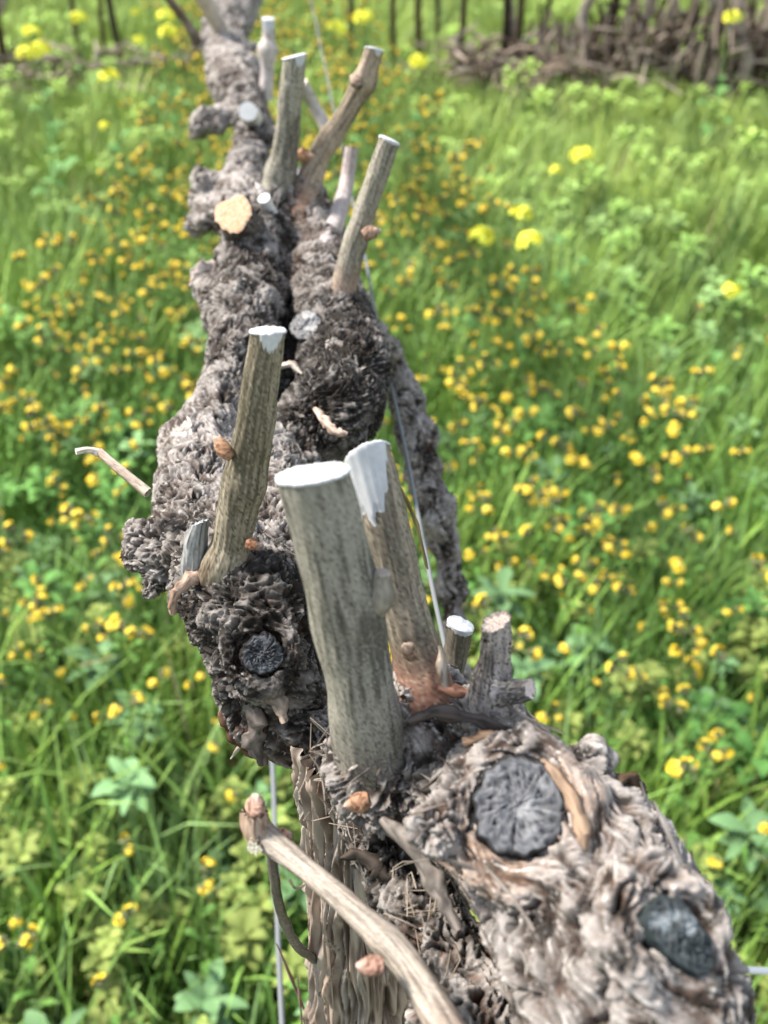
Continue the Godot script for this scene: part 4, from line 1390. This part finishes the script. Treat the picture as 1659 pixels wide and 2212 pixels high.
	bud(at(788, 508, 0.518), side_of(0.9, -0.35), 0.004, 0.010, Color(0.46, 0.30, 0.21), vine)
	# the thick stub with the fresh orange cut
	c = cane("spur", [[558, 545, 0.635, 46], [535, 505, 0.612, 44], [504, 461, 0.583, 39]], {"col": Color(0.14, 0.12, 0.10), "col2": Color(0.06, 0.05, 0.045), "cols": 56, "rough": 2.5, "speck": 1.0})
	c.o.set_meta("label", "thick dark stub with a fresh orange cut")
	cut_face(c, "cut_face", Color(0.50, 0.25, 0.12), Color(0.56, 0.43, 0.31), M.cane, 0.0006, 10)
	# small pale stubs
	c = cane("spur", [[590, 470, 0.625, 14], [570, 428, 0.61, 14]], {"col": white, "col2": Color(0.6, 0.58, 0.55), "cols": 24})
	c.o.set_meta("label", "small white painted stub beside the orange cut")
	cut_face(c, "cut_face", white, white, M.paint, 0.0)
	bud(at(570, 425, 0.62), side_of(-0.5, -0.9), 0.0035, 0.012, Color(0.62, 0.58, 0.54), vine, "pale_bud")
	c = cane("spur", [[690, 560, 0.60, 24], [728, 470, 0.655, 20], [748, 400, 0.675, 16], [760, 318, 0.67, 14]], {"col": Color(0.44, 0.38, 0.36), "col2": Color(0.3, 0.25, 0.23), "cols": 24})
	cut_face(c, "cut_face", Color(0.5, 0.42, 0.38), Color(0.36, 0.3, 0.27), M.cane, 0.0)
	c = cane("spur", [[590, 400, 0.76, 18], [665, 370, 0.86, 16], [712, 305, 0.95, 15], [682, 235, 0.96, 13], [650, 180, 0.94, 15]], {"col": Color(0.46, 0.41, 0.38), "col2": Color(0.34, 0.3, 0.27), "cols": 20})
	cut_face(c, "cut_face", Color(0.7, 0.6, 0.5), Color(0.6, 0.5, 0.4), M.cane, 0.0)
	c = cane("spur", [[572, 215, 0.94, 17], [577, 160, 0.93, 14], [578, 110, 0.92, 18], [580, 80, 0.915, 13], [580, 40, 0.905, 13]], {"col": Color(0.45, 0.40, 0.37), "col2": Color(0.32, 0.28, 0.25), "cols": 24, "nodes": [[0.62, 0.25]]})
	cut_face(c, "cut_face", white, white, M.cane, 0.0)
	paint_coat(c, [[side_of(0, 1), 0.012, 1.2]], 0.003)
	c.o.set_meta("label", "blurred grey spur with white paint on the far arm")
	c = cane("spur", [[545, 255, 0.83, 22], [535, 240, 0.80, 20]], {"col": white, "col2": Color(0.66, 0.6, 0.55), "cols": 24})
	cut_face(c, "cut_face", white, white, M.paint, 0.0)
	c = cane("spur", [[428, 95, 1.12, 12], [400, 45, 1.10, 9], [350, -20, 1.06, 8]], {"col": Color(0.12, 0.085, 0.065), "col2": Color(0.3, 0.25, 0.22), "cols": 20})
	c = cane("spur", [[500, 120, 1.08, 20], [470, 50, 1.05, 17], [425, -25, 1.0, 16]], {"col": Color(0.5, 0.43, 0.37), "col2": Color(0.38, 0.32, 0.27), "cols": 24})
	# the twig at the left edge of the head
	c = cane("twig", [[320, 1065, 0.375, 12], [265, 1020, 0.378, 10], [215, 976, 0.382, 9]], {"col": Color(0.42, 0.34, 0.27), "col2": Color(0.3, 0.23, 0.18), "cols": 20})
	c.o.set_meta("label", "thin twig sticking out left from the middle head")
	var e := cane("twig_end", [[212, 978, 0.382, 9], [190, 972, 0.38, 7], [164, 976, 0.378, 7]], {"col": Color(0.7, 0.62, 0.52), "col2": Color(0.5, 0.42, 0.34), "cols": 16}, c.o)
	cut_face(e, "cut_face", Color(0.78, 0.75, 0.7), white, M.cane, 0.0)
	# the long budded twig in front of the trunk
	var shoot := {"col": Color(0.36, 0.31, 0.255), "col2": Color(0.14, 0.115, 0.09), "cols": 56, "step": 0.0009, "speck": 0.25, "root": Color(0.25, 0.19, 0.15), "nodes": [[0.46, 0.16], [0.97, 0.2]], "rough": 1.4}
	c = cane("twig", [[1025, 2330, 0.245, 48], [965, 2225, 0.252, 40], [885, 2095, 0.262, 33], [818, 2018, 0.268, 28], [700, 1910, 0.277, 23], [562, 1800, 0.288, 25]], shoot)
	c.o.set_meta("label", "long grey brown twig with pink buds in front of the trunk")
	cut_face(c, "twig_end", Color(0.42, 0.34, 0.27), Color(0.26, 0.2, 0.15), M.cane, 0.002)
	var tip := cane("twig_tip", [[568, 1812, 0.288, 30], [552, 1785, 0.286, 28], [551, 1752, 0.284, 24]], {"col": Color(0.46, 0.36, 0.27), "col2": Color(0.26, 0.18, 0.13), "cols": 30, "rough": 3.0}, c.o)
	bud(at(551, 1760, 0.284), side_of(0.08, -1.0), 0.0032, 0.0075, Color(0.58, 0.37, 0.27), c.o)
	bud(at(600, 1818, 0.290), side_of(0.62, -0.35), 0.0030, 0.0065, Color(0.58, 0.31, 0.21), c.o)
	bud(at(822, 2085, 0.254), side_of(-1.0, 0.02), 0.0027, 0.0068, Color(0.52, 0.30, 0.22), c.o)
	var ce := cane("cut_stub", [[558, 1812, 0.286, 20], [548, 1832, 0.282, 15]], {"col": Color(0.10, 0.08, 0.06), "col2": Color(0.2, 0.16, 0.12), "cols": 20, "rough": 3.0}, c.o)
	cut_face(ce, "cut_face", Color(0.62, 0.58, 0.45), Color(0.45, 0.4, 0.3), M.cane, 0.0)
	bud(at(792, 1728, 0.288), side_of(-1.0, 0.3), 0.0031, 0.0078, Color(0.52, 0.29, 0.17), vine)
	cane("tendril", [[625, 1900, 0.31, 3], [640, 1918, 0.31, 3], [665, 1905, 0.31, 3]], {"col": Color(0.4, 0.34, 0.15), "cols": 8})
	cane("dead_shoot", [[580, 1812, 0.292, 9], [592, 1890, 0.31, 10], [606, 1965, 0.335, 11], [640, 2040, 0.37, 10], [690, 2080, 0.43, 8]], {"col": Color(0.13, 0.11, 0.09), "col2": Color(0.2, 0.17, 0.14), "cols": 20})

func wires() -> void:
	# two galvanised wires that run along the row, and a strand of white tie
	for q in [[1.05, 0.056, 0.098, "galvanised wire beside the cordon on the right", 0.0011], [0.75, -0.025, 0.125, "lower galvanised wire passing left of the trunk", 0.0018]]:
		var V := PackedVector3Array()
		var C := PackedColorArray()
		var I := PackedInt32Array()
		var pts := []
		for i in 120:
			var d := -1.0 + i * 0.058
			pts.append(Vector3(q[1] - q[2] * d + 0.0006 * sin(i * 1.3), q[0] + 0.0008 * sin(i * 0.9), -d))
		stem_into(V, C, I, pts, q[4], Color(0.17, 0.18, 0.185), 10)
		for i in V.size():
			V[i] = pts[i / 10] + (V[i] - pts[i / 10]).normalized() * q[4]
			C[i] = C[i] * (0.85 + 0.3 * nz_tone.get_noise_3dv(V[i]))
		var o := build(V, C, I, "trellis_wire", M.steel, self)
		tag(o, q[3], "wire", "wires of the trellis")
	var V := PackedVector3Array()
	var C := PackedColorArray()
	var I := PackedInt32Array()
	var pts := []
	for i in 9:
		pts.append(at(1465 + i * 40, 2096 - 3 * sin(i * 0.8), 0.262 + i * 0.004))
	stem_into(V, C, I, pts, 0.0013, Color(0.66, 0.65, 0.62), 8)
	var o := build(V, C, I, "tie_string", M.paint, self)
	tag(o, "pale tie string sticking out right of the near arm", "string")

func flowers() -> void:
	var protos := []
	for v in 8: protos.append(fiddleneck(v))
	# a strip of flowers along the row, thinning out to both sides and towards the lens
	var found := []
	var clump := noise(77, 2.2, 2)
	var tries := 0
	while found.size() < 1650 and tries < 60000:
		tries += 1
		var d := rng.randf_range(0.45, 6.0)
		var l := rng.randf_range(-1.5, 1.7)
		var x := row_x(d) + l
		var w := 1.0 - smoothstep(0.5, 0.85, absf(l - 0.04))
		w *= lerpf(0.11, 1.0, smoothstep(0.8, 1.25, d))
		w = w * clampf(0.75 + 2.2 * clump.get_noise_2d(x * 2.0, d * 2.0), 0.08, 1.9) + 0.014
		if l > 0.3 and d < 1.2: w += 0.10
		if d > 2.4: w *= lerpf(1.0, 0.45, smoothstep(2.4, 4.4, d)) * (1.0 - smoothstep(0.4, 0.7, absf(l - 0.05)))
		if l > 0.1 and d < 2.0: w *= 1.35
		if rng.randf() > w: continue
		var v := rng.randi_range(0, 7)
		var s := rng.randf_range(0.62, 1.08)
		var p := Vector3(x, -0.01, -d)
		var q := project(p + Vector3.UP * 0.37 * s)
		var seen := q.z > 0.1 and q.x > -15 and q.x < 1675 and q.y > -15 and q.y < 2230
		found.append({"p": p, "v": v, "s": s, "a": rng.randf() * TAU, "z": q.z if seen else 99.0 + d, "x": q.x, "y": q.y})
	found.sort_custom(func(a, b): return a.z < b.z)
	var rest := {}
	for i in found.size():
		var f: Dictionary = found[i]
		var b := Basis(Vector3.UP, f.a).scaled(Vector3.ONE * f.s)
		if i < 300 and f.z < 90.0:
			var o: Node3D = protos[f.v].duplicate()
			o.name = numbered("fiddleneck_flower")
			add_child(o)
			o.transform = Transform3D(b, f.p)
			var dd: float = -f.p.z
			var ll: float = f.p.x - row_x(dd)
			var where := "left" if ll < 0.0 else "right"
			var heads: String = ["single headed", "two headed", "single headed", "three headed", "two headed", "small single headed", "two headed", "three headed"][f.v]
			var how_far := "in the foreground" if dd < 1.1 else ("beside its middle" if dd < 1.9 else "farther away")
			var close := "close" if absf(ll) < 0.28 else "well out"
			tag(o, "%s orange fiddleneck %s %s of the vine %s" % [heads, close, where, how_far], "flower", "%s fiddlenecks %s %s of the vine %s" % [heads, close, where, how_far])
		else:
			if not rest.has(f.v): rest[f.v] = []
			rest[f.v].append(Transform3D(b, f.p))
	var far := Node3D.new()
	far.name = "fiddleneck_patch"
	add_child(far)
	tag(far, "far orange yellow fiddleneck flowers too many to count along the row", "flowers", "", "stuff")
	for v in rest:
		for part in protos[v].get_children():
			var mm := MultiMesh.new()
			mm.transform_format = MultiMesh.TRANSFORM_3D
			mm.mesh = part.mesh
			mm.instance_count = rest[v].size()
			for i in rest[v].size(): mm.set_instance_transform(i, rest[v][i])
			var o := MultiMeshInstance3D.new()
			o.name = part.name
			o.multimesh = mm
			o.material_override = part.material_override
			o.set_meta("kind", "stuff")
			far.add_child(o, true)
	for q in protos: q.free()
	# mustard: single tall plants, by where they stand
	var mp := []
	for v in 4: mp.append(mustard(v))
	var spots := [[1126, 452, "largest lemon yellow mustard head in the grass on the right"], [1040, 502, "left lower mustard head of the trio on the right"], [1144, 512, "right lower mustard head of the trio on the right"], [1258, 326, "mustard head in the bright grass higher on the right"], [1200, 362, "small mustard head left below another one in the bright grass"], [1583, 30, "mustard head before the shaggy trunks at the top right"], [725, 52, "mustard head in front of the stakes right of the far arm"], [785, 30, "second mustard head right of the far arm, the higher one"], [710, 262, "mustard head between the two top spurs"], [362, 62, "big mustard head directly left of the far arm"], [355, 28, "upper mustard head left of the far arm"], [300, 82, "small pale mustard head left of the far arm"], [234, 158, "lone mustard head in the grass at the upper left"], [66, 62, "upper mustard head by the stakes at the top left"], [86, 98, "lower right mustard head by the stakes at the top left"], [60, 104, "lower left mustard head by the stakes at the top left"], [168, 32, "mustard head before the left group of stakes"], [292, 22, "pale mustard head high in the left grass"], [225, 268, "faint mustard head in the left grass above the flowers"], [1580, 620, "pale mustard head at the right edge of the grass"], [905, 125, "mustard head at the foot of the right brush"]]
	for i in spots.size():
		var s: Array = spots[i]
		var v := i % 4
		var h := 0.44 + 0.05 * v
		var sc := 1.0 if s[1] > 200 else 1.2
		if i in [4, 11, 18, 17]: sc *= 0.7
		if i == 19: sc = 0.75
		# where a head of that height meets the line of sight
		var ray := (at(s[0], s[1], 1.0) - CAM)
		var p := CAM + ray * ((h * sc - CAM.y) / ray.y)
		var o: Node3D = mp[v].duplicate()
		o.name = numbered("mustard_plant")
		add_child(o)
		o.transform = Transform3D(Basis(Vector3.UP, rng.randf() * TAU).scaled(Vector3.ONE * sc), Vector3(p.x, 0, p.z))
		tag(o, s[2], "flower", "lemon yellow mustard plants")
	for q in mp: q.free()
